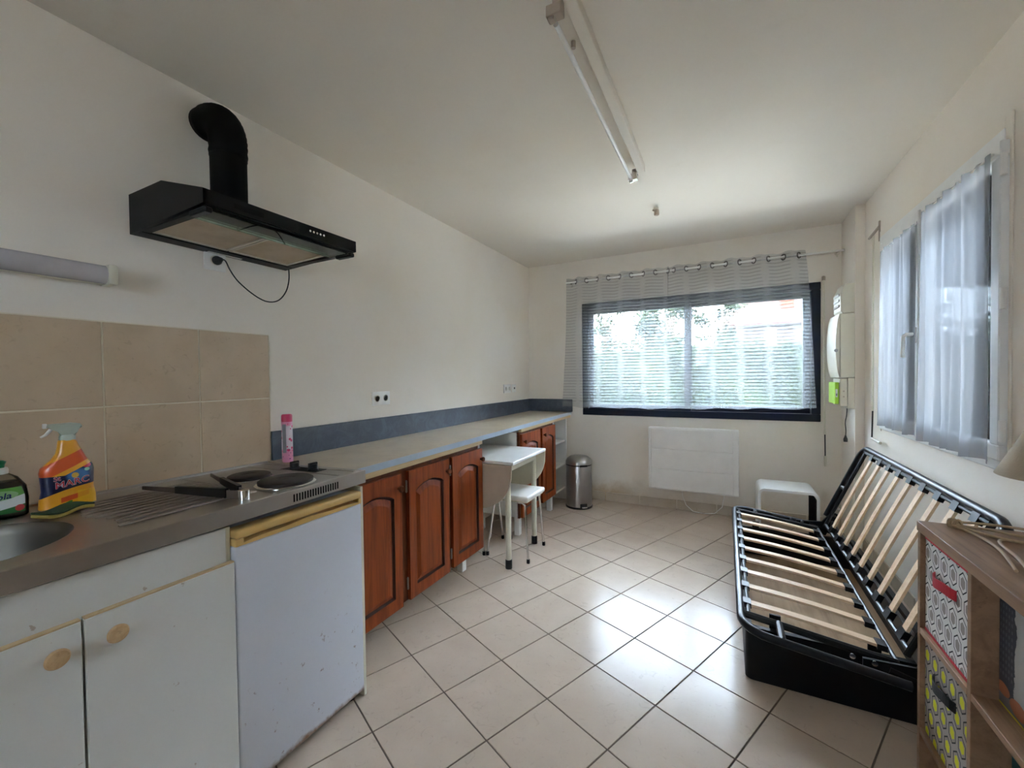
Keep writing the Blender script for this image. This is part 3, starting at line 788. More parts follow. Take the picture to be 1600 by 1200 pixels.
B().lathe([(.019, 0), (.019, .012), (.014, .022), (.008, .040), (.004, .044)], (.006, 1.024, 1.79), 16, 'x').build('plug', 'black_plastic', pc, True)
cp = [(.045, 1.024, 1.79), (.055, 1.035, 1.785), (.045, 1.06, 1.75), (.035, 1.10, 1.71), (.03, 1.17, 1.665), (.03, 1.23, 1.645), (.03, 1.285, 1.66), (.03, 1.325, 1.71), (.035, 1.338, 1.77), (.035, 1.338, 1.822)]
def smooth(p, n=5):
    p = [Vector(q) for q in p]; o = []
    for i in range(len(p)-1):
        a, b, c, d = p[max(i-1, 0)], p[i], p[i+1], p[min(i+2, len(p)-1)]
        for k in range(n):
            t = k/n; o.append(.5*((2*b)+(c-a)*t+(2*a-5*b+4*c-d)*t*t+(3*b-a-3*c+d)*t**3))
    return o+[p[-1]]
B().tube(smooth(cp), .0028, 8).build('cord', 'black_plastic', pc, True)
# wall lamp at the left
M['diffuser'] = plain('greyish_opal_diffuser', (.52, .49, .50), .25)
wlm = thing('wall_lamp', 'long white tube lamp on the left wall, switched off', 'lamp', (0, .3, 1.65))
B().box(.0, .03, -.35, .672, 1.617, 1.672, .004).build('lamp_base', 'cream_plastic', wlm, True)
pts = [(.045, -.33, 1.646), (.045, .648, 1.646)]
B().tube(pts, .031, 24).build('diffuser', 'diffuser', wlm, True)
B().box(.0, .078, .648, .674, 1.612, 1.680, .006).build('end_cap', 'cream_plastic', wlm, True)

# ------------------------------------------------------------------ ceiling fittings
cl = thing('ceiling_light', 'bare fluorescent tube on a long white ceiling batten', 'lamp', (1.5, 1.8, H))
B().box(1.497, 1.537, 1.08, 2.50, 2.435, H, .003).build('batten', 'ceiling', cl)
B().tube([(1.462, 1.28, 2.405), (1.462, 2.455, 2.405)], .0085, 14).build('tube', 'white', cl, True)
M['grubby'] = plain('grubby_holder', (.42, .34, .27), .5)
for yy, m_ in ((1.235, 'grubby'), (2.462, 'grubby')):
    q = B(); q.box(1.449, 1.50, yy-.012, yy+.022, 2.39, 2.425, .003); q.box(1.455, 1.475, yy-.008, yy+.014, 2.38, 2.425, .003); q.box(1.47, 1.50, yy-.01, yy+.02, 2.41, 2.45, .003)
    q.build('tube_holder', m_ if yy < 2 else 'chrome', cl)
B().lathe([(.008, 0), (.008, .022)], (1.480, 1.40, 2.405), 10).build('starter', 'grubby', cl, True)
lh = thing('lamp_holder', 'small bare lamp holder hanging from the ceiling towards the window', 'lamp', (1.50, 3.16, H))
B().lathe([(.018, 0), (.018, -.006), (.014, -.012)], (1.50, 3.17, H), 16).build('ceiling_cup', 'cream_plastic', lh, True)
B().lathe([(.011, -.012), (.016, -.018), (.018, -.05), (.014, -.055)], (1.505, 3.165, H), 16).build('holder', 'grubby', lh, True)
B().tube([(1.49, 3.165, H-.02), (1.478, 3.165, H-.012)], .005, 8).build('terminal', 'grubby', lh, True)

# ------------------------------------------------------------------ curtains of the back window
RY, RZ = 4.13, 2.240
rd = thing('curtain_rod', 'thin white curtain rod above the navy window', 'curtain rod', (1.6, RY, RZ))
B().tube([(.47, RY, RZ), (2.775, RY, RZ)], .0095, 12).build('rod', 'white_plastic', rd, True)
for xx in (.505, 2.745):
    q = B(); q.tube([(xx, RY, RZ), (xx, L-.004, RZ)], .007, 10); q.lathe([(.017, 0), (.017, .006)], (xx, L-.006, RZ), 14, 'y'); q.box(xx-.006, xx+.006, L-.01, L, RZ-.03, RZ+.03, .002); q.build('rod_bracket', 'cream_plastic', rd, True)
def curtain(label, x0, x1, bx0, bx1, z0a, z0b, ph, n_ring):
    """flat-top eyelet curtain; x0..x1 on the rod, bx0..bx1 at the hem"""
    nx, nz = 150, 26
    t = thing('eyelet_curtain', label, 'curtain', ((x0+x1)/2, RY, RZ), group='striped eyelet curtains')
    bmx = bmesh.new(); uvl = bmx.loops.layers.uv.new('UVMap')
    ww = x1-x0; V = []; ztop = RZ+.040
    for j in range(nz+1):
        row = []
        f = j/nz
        for i in range(nx+1):
            u = i/nx; xx = x0+ww*u; xb = bx0+(bx1-bx0)*u
            xq = xx+(xb-xx)*f**.8
            amp = .026*(1-.45*f)
            yy = RY+amp*math.sin(2*PI*(u*n_ring/2)+ph)+.006*f*math.sin(u*37+3*f)
            zb = z0a+(z0b-z0a)*u+.006*math.sin(u*21)
            zz = ztop+(zb-ztop)*f+(.004*math.sin(2*PI*u*n_ring+ph*2) if j == 0 else 0)
            xq += .012*math.cos(2*PI*(u*n_ring/2)+ph)*math.sin(f*4)
            row.append((bmx.verts.new((xq, min(yy, 4.196), zz)), (u*ww, (zz-z0a)*1.0)))
        V.append(row)
    for j in range(nz):
        for i in range(nx):
            q = [V[j][i], V[j][i+1], V[j+1][i+1], V[j+1][i]]
            fc = bmx.faces.new([k[0] for k in q]); fc.smooth = True
            for lp, k in zip(fc.loops, q): lp[uvl].uv = k[1]
    org = wloc(t)
    for v in bmx.verts: v.co -= org
    me = bpy.data.meshes.new('cloth'); bmx.to_mesh(me); bmx.free(); me.materials.append(M['striped_sheer'])
    o = bpy.data.objects.new('cloth', me); COL.objects.link(o); o.parent = t
    for k in range(n_ring):
        u = (k+.5)/n_ring
        # rings sit where the cloth crosses the rod
        uu_ = (k*PI-ph)/(PI*n_ring)
        uu_ = uu_ % 1.0
        xx = x0+ww*uu_; sgn = 1 if math.cos(2*PI*(uu_*n_ring/2)+ph) > 0 else -1
        ang = sgn*.95
        ring = []
        for q in range(20):
            a = 2*PI*q/20; lx = .023*math.cos(a); ring.append((xx+lx*math.cos(ang), RY+lx*math.sin(ang), RZ+.023*math.sin(a)))
        B().tube(ring, .0042, 8, closed=True).build('eyelet', 'gunmetal', t, True)
    return t
curtain('left striped sheer curtain hanging from the rod, overlapping the dark upstand at its hem', .475, 1.475, .425, 1.48, .955, .955, .2, 9)
curtain('right striped sheer curtain hanging from the rod on the fuse box side', 1.46, 2.525, 1.465, 2.60, .958, .985, 1.4, 10)
# voile panels on the casement
def voile(label, y0, y1, b0_, b1_, zt0, zt1, zb0, zb1, seed):
    nx, nz = 110, 30; rs = random.Random(seed)
    t = thing('voile_curtain', label, 'curtain', (XR-.05, (y0+y1)/2, zt0), group='white voile curtains')
    ph = [rs.uniform(0, 6) for _ in range(6)]
    bmx = bmesh.new(); V = []
    for j in range(nz+1):
        f = j/nz; row = []
        for i in range(nx+1):
            u = i/nx; ya_ = y0+(y1-y0)*u; yb_ = b0_+(b1_-b0_)*u; yy = ya_+(yb_-ya_)*f
            g = .007*math.sin(u*46+ph[0]+1.2*math.sin(f*2))+.006*math.sin(u*23+ph[1]+f*2.0)+.0015*math.sin(u*90+ph[2])
            g *= min(1, u*10+.1, (1-u)*10+.1); hem = 1+.8*max(0, f-.9)*10
            zz = zt0+(zt1-zt0)*u; zq = zb0+(zb1-zb0)*u+.006*math.sin(u*19+ph[3])
            row.append(bmx.verts.new((XR-.052+g*hem-.010*f, yy+.004*math.sin(f*5+u*9), zz+(zq-zz)*f)))
        V.append(row)
    for j in range(nz):
        for i in range(nx):
            fc = bmx.faces.new((V[j][i], V[j][i+1], V[j+1][i+1], V[j+1][i])); fc.smooth = True
    org = wloc(t)
    for v in bmx.verts: v.co -= org
    me = bpy.data.meshes.new('cloth'); bmx.to_mesh(me); bmx.free(); me.materials.append(M['voile'])
    o = bpy.data.objects.new('cloth', me); COL.objects.link(o); o.parent = t
    B().tube([(XR-.046, min(y0, y1)+.005, zt0-.006), (XR-.046, max(y0, y1)-.005, zt1-.006)], .004, 8).build('voile_rod', 'white_plastic', t, True)
    return t
voile('white voile curtain on the left casement, nearer the fuse boxes', 2.735, 3.285, 2.742, 3.29, 2.015, 2.005, .955, .962, 2)
voile('white voile curtain on the right casement, nearer the viewer', 2.098, 2.690, 2.085, 2.705, 2.045, 2.040, .950, .950, 5)

# ------------------------------------------------------------------ shutter cranks
k1 = thing('shutter_crank', 'cream shutter crank hanging beside the navy window', 'crank', (2.655, 4.18, 2.0))
B().tube([(2.650, 4.175, 2.03), (2.658, 4.175, .80)], .0065, 10).build('crank_rod', 'cream_plastic', k1, True)
B().lathe([(.013, 0), (.013, .03), (.008, .035)], (2.650, 4.178, 2.025), 12).build('crank_head', 'grubby', k1, True)
B().tube([(2.658, 4.175, .80), (2.659, 4.175, .775)], .009, 10).build('crank_joint', 'cream_plastic', k1, True)
B().tube([(2.659, 4.175, .775), (2.661, 4.175, .595)], .0045, 8).build('crank_shaft', 'black_plastic', k1, True)
B().tube([(2.661, 4.175, .60), (2.664, 4.172, .515)], .010, 10).build('crank_grip', 'cream_plastic', k1, True)
k2 = thing('shutter_crank', 'cream shutter crank on the right wall between window and pillar', 'crank', (2.81, 3.55, 2.2))
B().tube([(2.812, 3.56, 2.19), (2.812, 3.565, 1.02)], .006, 10).build('crank_rod', 'cream_plastic', k2, True)
q = B(); q.box(2.822, XR, 3.485, 3.50, 2.12, 2.25, .001); q.tube([(2.826, 3.49, 2.215), (2.805, 3.56, 2.18), (2.80, 3.60, 2.17)], .008, 8); q.build('crank_bracket', 'grubby', k2, True)
B().tube([(2.812, 3.565, 1.02), (2.800, 3.53, .84)], .0045, 8).build('crank_shaft', 'black_plastic', k2, True)
B().tube([(2.800, 3.53, .84), (2.80, 3.36, .835)], .0085, 10).build('crank_grip', 'cream_plastic', k2, True)

# ------------------------------------------------------------------ fuse boxes on the pillar
XC = 2.775
e1 = thing('breaker_box', 'small cream breaker box at the top of the pillar', 'fuse box', (XC, 3.95, 1.8))
q = B(); q.prism([(XC, 3.832, 1.712), (XC-.070, 3.832, 1.712), (XC-.082, 3.832, 1.73), (XC-.082, 3.832, 1.86), (XC-.058, 3.832, 1.925), (XC, 3.832, 1.925)], (0, .22, 0), .003); q.build('box_cover', 'cream_plastic', e1)
for z in (1.76, 1.80, 1.84):
    B().box(XC-.090, XC-.080, 3.86, 4.02, z, z+.018, .002, 1).build('breaker_switch', 'white_plastic' if z > 1.77 else 'grubby', e1)
e2 = thing('fuse_board', 'large cream fuse board with bulging door in the middle of the pillar', 'fuse box', (XC, 3.96, 1.45))
n = 12; pf = [(XC, 1.240)]
for k in range(n+1):
    t = k/n; pf.append((XC-.090-.022*math.sin(PI*t)**.6, 1.240+.468*t))
pf.append((XC, 1.708))
q = B(); q.box(XC-.085, XC, 3.826, 4.14, 1.240, 1.708, .003); q.build('board_case', 'cream_plastic', e2)
q = B(); q.prism([(p[0]+(.0 if p[0] < XC-.05 else -.086), 3.826, p[1]) for p in pf], (0, .31, 0), .003); q.build('board_door', 'cream_plastic', e2)
B().lathe([(.012, 0), (.012, .004), (.009, .005)], (XC-.110, 3.822, 1.44), 14, 'y').build('door_catch', 'steel_bin', e2, True)
e3 = thing('meter_box', 'small cream meter box with lime green label below the fuse board', 'fuse box', (XC, 3.95, 1.12))
B().box(XC-.040, XC, 3.828, 4.06, 1.012, 1.237, .003).build('back_box', 'cream_plastic', e3)
B().box(XC-.085, XC-.041, 3.832, 4.06, 1.03, 1.232, .004).build('front_cover', 'cream_plastic', e3)
M['lime'] = plain('lime_green_label', (.42, .72, .03), .5)
M['glossy_dark'] = plain('dark_print', (.03, .03, .03), .5)
lb = B().box(XC-.112, XC-.088, 3.85, 4.06, 1.045, 1.205, .002).build('label_card', 'lime', e3, label='lime green label card')
B().box(XC-.108, XC-.096, 3.8492, 3.8502, 1.095, 1.155).build('label_window', 'white_plastic', lb)
B().box(XC-.105, XC-.099, 3.8486, 3.8494, 1.105, 1.122).build('label_mark', 'glossy_dark', lb)
for z in (1.10, 1.14):
    B().lathe([(.006, 0), (.006, .003)], (XC-.063, 3.832, z), 10, 'y').build('cover_screw', 'grubby', e3, True)
q = thing('hanging_cable', 'short black cable with plug dangling under the meter box', 'cord', (2.745, 3.9, 1.0))
B().tube(smooth([(2.752, 3.93, 1.013), (2.748, 3.93, .95), (2.740, 3.925, .90), (2.744, 3.925, .84), (2.742, 3.925, .80)]), .003, 8).build('cable', 'black_plastic', q, True)
B().lathe([(.013, 0), (.014, .02), (.007, .04), (.004, .05)], (2.742, 3.925, .757), 12).build('plug', 'black_plastic', q, True)

# ------------------------------------------------------------------ sofa bed frame
sb = thing('sofa_bed_frame', 'black tubular click-clack sofa bed frame with bare wooden slats', 'bed frame', (2.3, 2.5, 0))
def seat(b, y, off=0): return Vector((1.992+.478*b, y, .330-.062*b+off))
def back(b, y, off=0):   # b 0 at pivot, 1 at top rail
    d = Vector((.225, 0, .53)).normalized(); n_ = Vector((-d.z, 0, d.x))
    p = Vector((2.505, y, .265))+d*(.575*b); return p+n_*off
def rrect(fn, y0, y1, b0_, b1_, rb, ry, n=6, openb=False):
    pts = []
    cs = [((b1_-rb, y1-ry), 0), ((b0_+rb, y1-ry), 1), ((b0_+rb, y0+ry), 2), ((b1_-rb, y0+ry), 3)]
    for (cb, cy_), q_ in cs:
        for k in range(n+1):
            a = PI/2*q_+PI/2*k/n; pts.append(fn(cb+rb*math.cos(a), cy_+ry*math.sin(a)))
    return pts
def ubox(fn, y0, y1, b_open, b_far, rb, ry, n=7):
    """open U: starts at (b_open,y1), runs to b_far, turns, back at y0"""
    s_ = 1 if b_far > b_open else -1; pts = [fn(b_open, y1)]
    for k in range(n+1):
        a = PI/2*k/n; pts.append(fn(b_far-s_*rb+s_*rb*math.sin(a), y1-ry+ry*math.cos(a)))
    for k in range(n+1):
        a = PI/2*k/n; pts.append(fn(b_far-s_*rb+s_*rb*math.cos(a), y0+ry-ry*math.sin(a)))
    pts.append(fn(b_open, y0)); return pts
q = B(); q.tube(ubox(seat, 1.755, 3.375, 1.0, 0.0, .18, .09), .015, 10); q.build('seat_tube', 'black_tube', sb, True)
q = B()
q.tube([seat(.02, 1.875), seat(1.0, 1.875)], .014, 8); q.tube([seat(.02, 3.295), seat(1.0, 3.295)], .014, 8)
q.tube([seat(.06, 1.875), seat(.06, 3.295)], .008, 8)
q.tube([seat(1.0, 1.875), seat(1.0, 3.295)], .008, 8)
q.tube([seat(.27, 1.755, .004), seat(.27, 1.875, .004)], .013, 8); q.tube([seat(.27, 3.375, .004), seat(.27, 3.295, .004)], .013, 8)
q.build('seat_rails', 'black_plastic', sb, True)
q = B(); q.tube(ubox(back, 1.83, 3.405, .12, 1.0, .13, .08), .016, 10); q.build('backrest_tube', 'black_tube', sb, True)
q = B(); q.tube([back(.02, 1.93), back(.98, 1.93)], .011, 8); q.tube([back(.02, 3.32), back(.98, 3.32)], .011, 8)
q.tube([back(.96, 1.93), back(.96, 3.32)], .009, 8); q.tube([back(.05, 1.93), back(.05, 3.32)], .009, 8)
q.tube([back(.5, 3.405), back(.5, 3.32)], .012, 8); q.tube([back(.5, 1.83), back(.5, 1.93)], .012, 8)
q.build('backrest_rails', 'black_plastic', sb, True)
q = B(); q.box(2.545, 2.56, 1.86, 3.34, .235, .315, .002, 1); q.build('rear_rail', 'black_tube', sb)
def slat(fn, ba, bb_, y, bow, yo=0):
    q = B(); n = 10; hw = .0185; th = .005; A = []
    for k in range(n+1):
        t = k/n; b_ = ba+(bb_-ba)*t; o = bow*math.sin(PI*t)
        A.append([fn(b_, y+dy, o+dz) for dy, dz in ((-hw, th), (hw, th), (hw, -th), (-hw, -th))])
    V = [[q.bm.verts.new(p) for p in r_] for r_ in A]
    for k in range(n):
        for m_ in range(4): q.bm.faces.new((V[k][m_], V[k][(m_+1) % 4], V[k+1][(m_+1) % 4], V[k+1][m_]))
    q.bm.faces.new(V[0][::-1]); q.bm.faces.new(V[-1])
    o = q.build('slat', 'slat', sb)
    for b_, s_ in ((ba, -1), (bb_, 1)):
        q = B(); h2 = .0235; lo, hi_ = (b_-.035, b_+.03) if s_ < 0 else (b_-.03, b_+.035)
        P8 = [fn(bq, y+dy, dz) for bq in (lo, hi_) for dy, dz in ((-h2, .010), (h2, .010), (h2, -.011), (-h2, -.011))]
        v = [q.bm.verts.new(p) for p in P8]
        for f in ((0, 1, 2, 3), (7, 6, 5, 4), (0, 4, 5, 1), (1, 5, 6, 2), (2, 6, 7, 3), (3, 7, 4, 0)): q.bm.faces.new([v[w] for w in f])
        q.build('slat_holder', 'black_plastic', o)
for k in range(9):
    y = 1.975+k*.1545; slat(seat, .055, .955, y, .006)
for k in range(9):
    y = 2.015+k*.1445; slat(back, .085, .945, y, .003)
for y in (1.815, 3.345):   # hinge arms and plates
    q = B(); q.prism([(2.36, y-.006, .235), (2.52, y-.006, .215), (2.585, y-.006, .36), (2.555, y-.006, .375), (2.50, y-.006, .30), (2.36, y-.006, .295)], (0, .012, 0), .002)
    q.tube([(2.43, y, .275), (2.60, y, .225)], .014, 8); q.build('hinge_plate', 'black_gloss', sb)
    for a in ((2.33, .297), (2.39, .289), (2.565, .35), (2.585, .40)):
        B().lathe([(.009, 0), (.008, .006), (.003, .008)], (a[0], y-.014, a[1]), 10, 'y').build('bolt', 'chrome', sb, True)
# storage chest
ch = thing('bed_chest', 'low black storage box with brown base standing under the slatted bed frame', 'storage chest', (2.3, 2.6, 0))
def rr(x0, x1, y0, y1, r, n=5):
    o = []
    for (cx_, cy_), a0 in (((x1-r, y1-r), 0), ((x0+r, y1-r), 1), ((x0+r, y0+r), 2), ((x1-r, y0+r), 3)):
        for k in range(n+1):
            a = PI/2*a0+PI/2*k/n; o.append((cx_+r*math.cos(a), cy_+r*math.sin(a)))
    return o
q = B(); O_, I_ = rr(2.012, 2.655, 1.978, 3.30, .03), rr(2.036, 2.631, 2.002, 3.276, .012)
V = [[q.bm.verts.new((p[0], p[1], z)) for p in P_] for P_, z in ((O_, .004), (O_, .225), (I_, .225), (I_, .004))]
m_ = len(O_)
for a in range(4):
    for k in range(m_): q.bm.faces.new((V[a][k], V[a][(k+1) % m_], V[(a+1) % 4][(k+1) % m_], V[(a+1) % 4][k]))
q.build('chest_walls', 'black_gloss', ch, True)
B().box(2.034, 2.632, 2.0, 3.278, .030, .040).build('chest_base', 'fibreboard', ch)
q = B(); del q
for a_, b_, c_, d_ in ((2.10, 3.262, .20, .27), (2.10, 2.006, .20, .28), (2.42, 3.262, .2, .255), (2.42, 2.006, .2, .255)):
    B().box(a_, a_+.04, b_, b_+.01, c_, d_).build('mounting_lug', 'black_gloss', ch)

# ------------------------------------------------------------------ cube shelf
cs = thing('cube_shelf', 'brown wood-effect cube shelf unit in the right foreground', 'shelf', (2.65, 1.26, 0))
sx0, sx1, sy0, sy1, szt = 2.470, 2.822, .80, 1.722, .816
def cuttop():
    pl = [sx0, sx0+.10, sx0+.225, sx1]
    for a in range(3): B().box(pl[a]+(.0004 if a else 0), pl[a+1], sy0, sy1, szt-.030, szt, .0012, 1).build('top_plank', 'shelf_wood', cs)
cuttop()
for y in (sy0, 1.108, 1.404, sy1-.018):
    B().box(sx0+.003, sx1, y, y+.018, 0, szt-.030, .001, 1).build('upright', 'shelf_wood', cs)
for z in (.472, .160, .02):
    for a, b in ((sy0+.018, 1.108), (1.126, 1.404), (1.422, sy1-.018)):
        B().box(sx0+.003, sx1, a, b, z, z+.018, .001, 1).build('shelf_board', 'shelf_wood', cs)
B().box(sx1, sx1+.004, sy0, sy1, .02, szt-.03).build('back_panel', 'shelf_wood', cs)
def hexmat(name, fill, ground, ring, ground2):
    m = Mat(name, ground, .8, spec=.2)
    x, y, z = m.xyz(); px = (y+5.0)/.052; py = (z+5.0)/.068
    def cell(ox, oy):
        return ((px+ox).mod(1.0)-.5, (py+oy).mod(1.732)-.866)
    ax, ay = cell(0, 0); bx_, by = cell(.5, .866)
    da = ax.sq()+ay.sq(); db = bx_.sq()+by.sq(); k = da.lt(db)
    qx = (ax*k+bx_*(k*-1.0+1.0)).abs(); qy = (ay*k+by*(k*-1.0+1.0)).abs()
    d = qx.mx(qx*.5+qy*.866)
    m.mix(d.gt(.33)*d.lt(.385), ring); m.mix(d.gt(.385), ground2); m.mix(d.lt(.22), fill)
    return m.m
M['hex_white'] = hexmat('white_hexagon_print', (.30, .26, .24), (.70, .68, .66), (.02, .02, .025), (.66, .64, .62))
M['hex_yellow'] = hexmat('yellow_hexagon_print', (.62, .60, .03), (.30, .26, .23), (.03, .03, .03), (.33, .29, .26))
M['red'] = plain('red_webbing', (.50, .012, .03), .6)
M['blackcloth'] = plain('black_webbing', (.012, .012, .012), .8)
def box_bin(label, z0, z1, mat, hm, hz):
    t = thing('storage_box', label, 'storage box', (2.65, 1.56, z0))
    q = B(); x0 = 2.484; y0, y1 = 1.428, 1.698
    q.box(x0, x0+.004, y0, y1, z0, z1); q.box(sx1-.008, sx1-.004, y0, y1, z0, z1); q.box(x0+.004, sx1-.008, y0, y0+.004, z0, z1); q.box(x0+.004, sx1-.008, y1-.004, y1, z0, z1); q.box(x0+.004, sx1-.008, y0+.004, y1-.004, z0, z0+.004)
    q.build('box_walls', mat, t)
    if hm == 'red':
        q = B(); q.box(x0-.0015, x0+.001, y0, y1, z1-.008, z1+.001); q.box(x0-.0015, x0+.001, y0, y1, z0, z0+.008); q.build('piping', 'red', t)
    q = B(); P_ = [];  n = 12
    for k in range(n+1):
        t_ = k/n; yy = 1.50+.125*t_; o = .016*math.sin(PI*t_)**.6
        P_.append((x0-.002-o, yy, hz+.004*math.sin(t_*6)))
    V = [[q.bm.verts.new((p[0], p[1], p[2]+dz)) for dz in (-.014, .014)]+[q.bm.verts.new((p[0]-.003, p[1], p[2]+dz)) for dz in (.014, -.014)] for p in P_]
    for k in range(n):
        for m_ in range(4): q.bm.faces.new((V[k][m_], V[k][(m_+1) % 4], V[k+1][(m_+1) % 4], V[k+1][m_]))
    q.bm.faces.new(V[0]); q.bm.faces.new(V[-1][::-1])
    q.build('handle', hm, t)
box_bin('white fabric box with hexagon print and red handle in the top cube', .4905, .778, 'hex_white', 'red', .685)
box_bin('yellow and grey hexagon fabric box with black handle in the second cube', .1785, .462, 'hex_yellow', 'blackcloth', .385)
# city canvas
def canvas_m():
    m = Mat('painted_city_print', (.42, .43, .42), .6)
    x, y, z = m.xyz()   # object origin at canvas centre: y from .14 (far) to -.14 (near)
    n = m.noise(16, 6, .7)
    bld = (y+n*.05).gt(.098)
    m.mix(bld, (.035, .042, .06))
    win = ((z/.016).mod(1.0)).gt(.5)*((y/.011).mod(1.0)).gt(.5)*(y.gt(.080))*(y.lt(.130))*(z.gt(-.08))
    m.mix(win*.5, (.14, .16, .20))
    m.mix((z+n*.05).lt(-.09), (.16, .16, .17))
    for cy_, cz, ry, rz in ((.118, -.105, .028, .016), (.06, -.118, .035, .02), (-.02, -.125, .04, .022), (-.09, -.118, .03, .018)):
        d = ((y-cy_)/ry).sq()+((z-cz)/rz).sq()
        m.mix((d+n*.5).lt(1.1), (.38, .13, .06));
    m.mix(z.lt(-.1415), (.62, .52, .02))
    return m.m
M['canvas'] = canvas_m()
ca = B().box(2.520, 2.535, 1.130, 1.400, .4905, .780, .001, 1).build('canvas_print', 'canvas', None, origin=(2.5275, 1.265, .6375),
      label='dark city street canvas with orange cars leaning inside the middle cube', cat='picture')
M['teal'] = plain('teal_cloth', (.01, .085, .10), .7)
tl = thing('teal_folder', 'dark teal folder box standing in the lower middle cube', 'folder', (2.62, 1.26, .18))
B().box(2.535, 2.80, 1.140, 1.385, .1785, .42, .003, 1).build('folder_body', 'teal', tl)
B().box(2.527, 2.535, 1.165, 1.20, .1785, .415, .001, 1).build('folder_spine', 'blackcloth', tl)

# lamp and twine on the shelf
lm = thing('table_lamp', 'beige cone-shaded table lamp on the cube shelf at the right edge', 'lamp', (2.65, 1.454, szt))
lc = (2.65, 1.454, szt)
B().lathe([(.052, 0), (.052, .012), (.03, .02), (.012, .035), (.010, .22), (.014, .23), (.014, .28)], lc, 24).build('lamp_base', 'grubby', lm, True)
M['shade'] = plain('beige_lampshade', (.42, .33, .22), .75, bump=.2, bsc=300)
q = B(); n = 40; R0, R1, Z0, Z1 = .112, .05, 1.022, 1.16
V = []
for r, z in ((R0, Z0), (R1, Z1), (R1-.003, Z1), (R0-.003, Z0)):
    V.append([q.bm.verts.new((lc[0]+r*math.cos(2*PI*k/n), lc[1]+r*math.sin(2*PI*k/n), z)) for k in range(n)])
for a in range(4):
    for k in range(n): q.bm.faces.new((V[a][k], V[a][(k+1) % n], V[(a+1) % 4][(k+1) % n], V[(a+1) % 4][k]))
q.build('lamp_shade', 'shade', lm, True)
M['twine'] = plain('waxed_beige_cord', (.44, .31, .18), .6, sc=40)
tw = thing('cord_bundle', 'bundle of thin beige cord tied and lying on the cube shelf', 'cord', (2.6, 1.5, szt))
zz = szt+.006
KN = Vector((2.535, 1.688, zz))
A = [KN+Vector((0, 0, .010)), (2.59, 1.684, zz+.014), (2.65, 1.682, zz+.014), (2.73, 1.672, zz+.010), (2.80, 1.64, zz+.004)]
A2 = [KN+Vector((0, -.004, .004)), (2.60, 1.668, zz+.004), (2.67, 1.650, zz), (2.74, 1.630, zz), (2.80, 1.60, zz)]
A3 = [KN+Vector((0, 0, .002)), (2.555, 1.64, zz), (2.566, 1.58, zz), (2.562, 1.50, zz), (2.545, 1.42, zz), (2.53, 1.36, zz)]
A4 = [KN+Vector((0, 0, .006)), (2.575, 1.645, zz), (2.62, 1.60, zz), (2.68, 1.58, zz), (2.76, 1.57, zz)]
LP = [(2.70, 1.585, zz), (2.65, 1.592, zz), (2.605, 1.585, zz+.004), (2.585, 1.560, zz+.004), (2.578, 1.52, zz+.003), (2.572, 1.46, zz+.003), (2.560, 1.40, zz+.003), (2.548, 1.35, zz), (2.545, 1.28, zz)]
for P_ in (A, A2, A3, A4, LP):
    B().tube(smooth(P_), .0036, 8).build('cord_strand', 'twine', tw, True)
q = B()
for k in range(3): q.tube([(2.537+.012*math.cos(2*PI*a/12)*.6+k*.006, 1.688-k*.004+.006*math.sin(2*PI*a/12)*.3, zz+.005+.013*math.sin(2*PI*a/12)) for a in range(12)], .004, 6, closed=True)
q.build('cord_knot', 'twine', tw, True)

# ------------------------------------------------------------------ things on the sink
def loft(b, secs, seg=32, org=(0, 0, 0), ang=0, sup=2.6):
    """secs: (z, half width along local y, half depth along local x, y shift)"""
    rings = []
    c, s_ = math.cos(ang), math.sin(ang)
    for z, hw, hd_, sh in secs:
        rg = []
        for k in range(seg):
            a = 2*PI*k/seg; ca_, sa = math.cos(a), math.sin(a)
            lx = hd_*math.copysign(abs(ca_)**(2/sup), ca_); ly = sh+hw*math.copysign(abs(sa)**(2/sup), sa)
            rg.append(b.bm.verts.new((org[0]+lx*c-ly*s_, org[1]+lx*s_+ly*c, org[2]+z)))
        rings.append(rg)
    for i in range(len(rings)-1):
        for k in range(seg): b.bm.faces.new((rings[i][k], rings[i][(k+1) % seg], rings[i+1][(k+1) % seg], rings[i+1][k]))
    b.bm.faces.new(rings[0][::-1]); b.bm.faces.new(rings[-1]); return b
SA = -.235
so_ = (.135, .515, zs_(.135, .515)+.001)
def marc_mat():
    m = Mat('orange_cleaner_bottle_print', (.83, .36, .02), .3, coat=.3)
    x, y, z = m.xyz()
    # local bottle frame: origin at base centre ; w = along width
    c, s_ = math.cos(SA), math.sin(SA)
    w = y*c-x*s_
    m.mix((z-w*.55).gt(.118)*(z-w*.55).lt(.158), (.72, .10, .02))
    lo = (w*w*2.0*-1.0+w*.28+.058); hi2 = (w*.55+.103)
    hi2 = hi2.mx(w*.0+.100)
    nav = z.gt(lo)*z.lt(hi2)
    m.mix(nav, (.008, .012, .055))
    bl = ((w-.022)/.030).sq()+((z-.098)/.026).sq()
    m.mix(nav*bl.step(1.0, .2)*.9, (.10, .28, .60))
    yl = ((w-.016)/.008).sq()+((z-.098)/.008).sq(); m.mix(nav*yl.lt(1.0), (.75, .50, .08))
    m.mix((z.lt(.05))*((w-.015).abs().lt(.030))*((z-w*.25-.030).abs().lt(.0075)), (.70, .09, .02))
    gl = ((w+.005-z*.0)/.014).sq()+((z-w*.6-.016)/.0055).sq(); m.mix(gl.lt(1.0), (.04, .20, .02))
    yz = z.lt(.05)*z.gt(-.01)*w.gt(.02); m.mix(yz*.6, (.86, .50, .02))
    rb = ((w-.042)/.009).sq()+((z-.124)/.007).sq(); m.mix(nav*rb.lt(1.0), (.60, .03, .06))
    gb = ((w-.042)/.006).sq()+((z-.112)/.005).sq(); m.mix(nav*gb.lt(1.0), (.25, .55, .42))
    return m.m
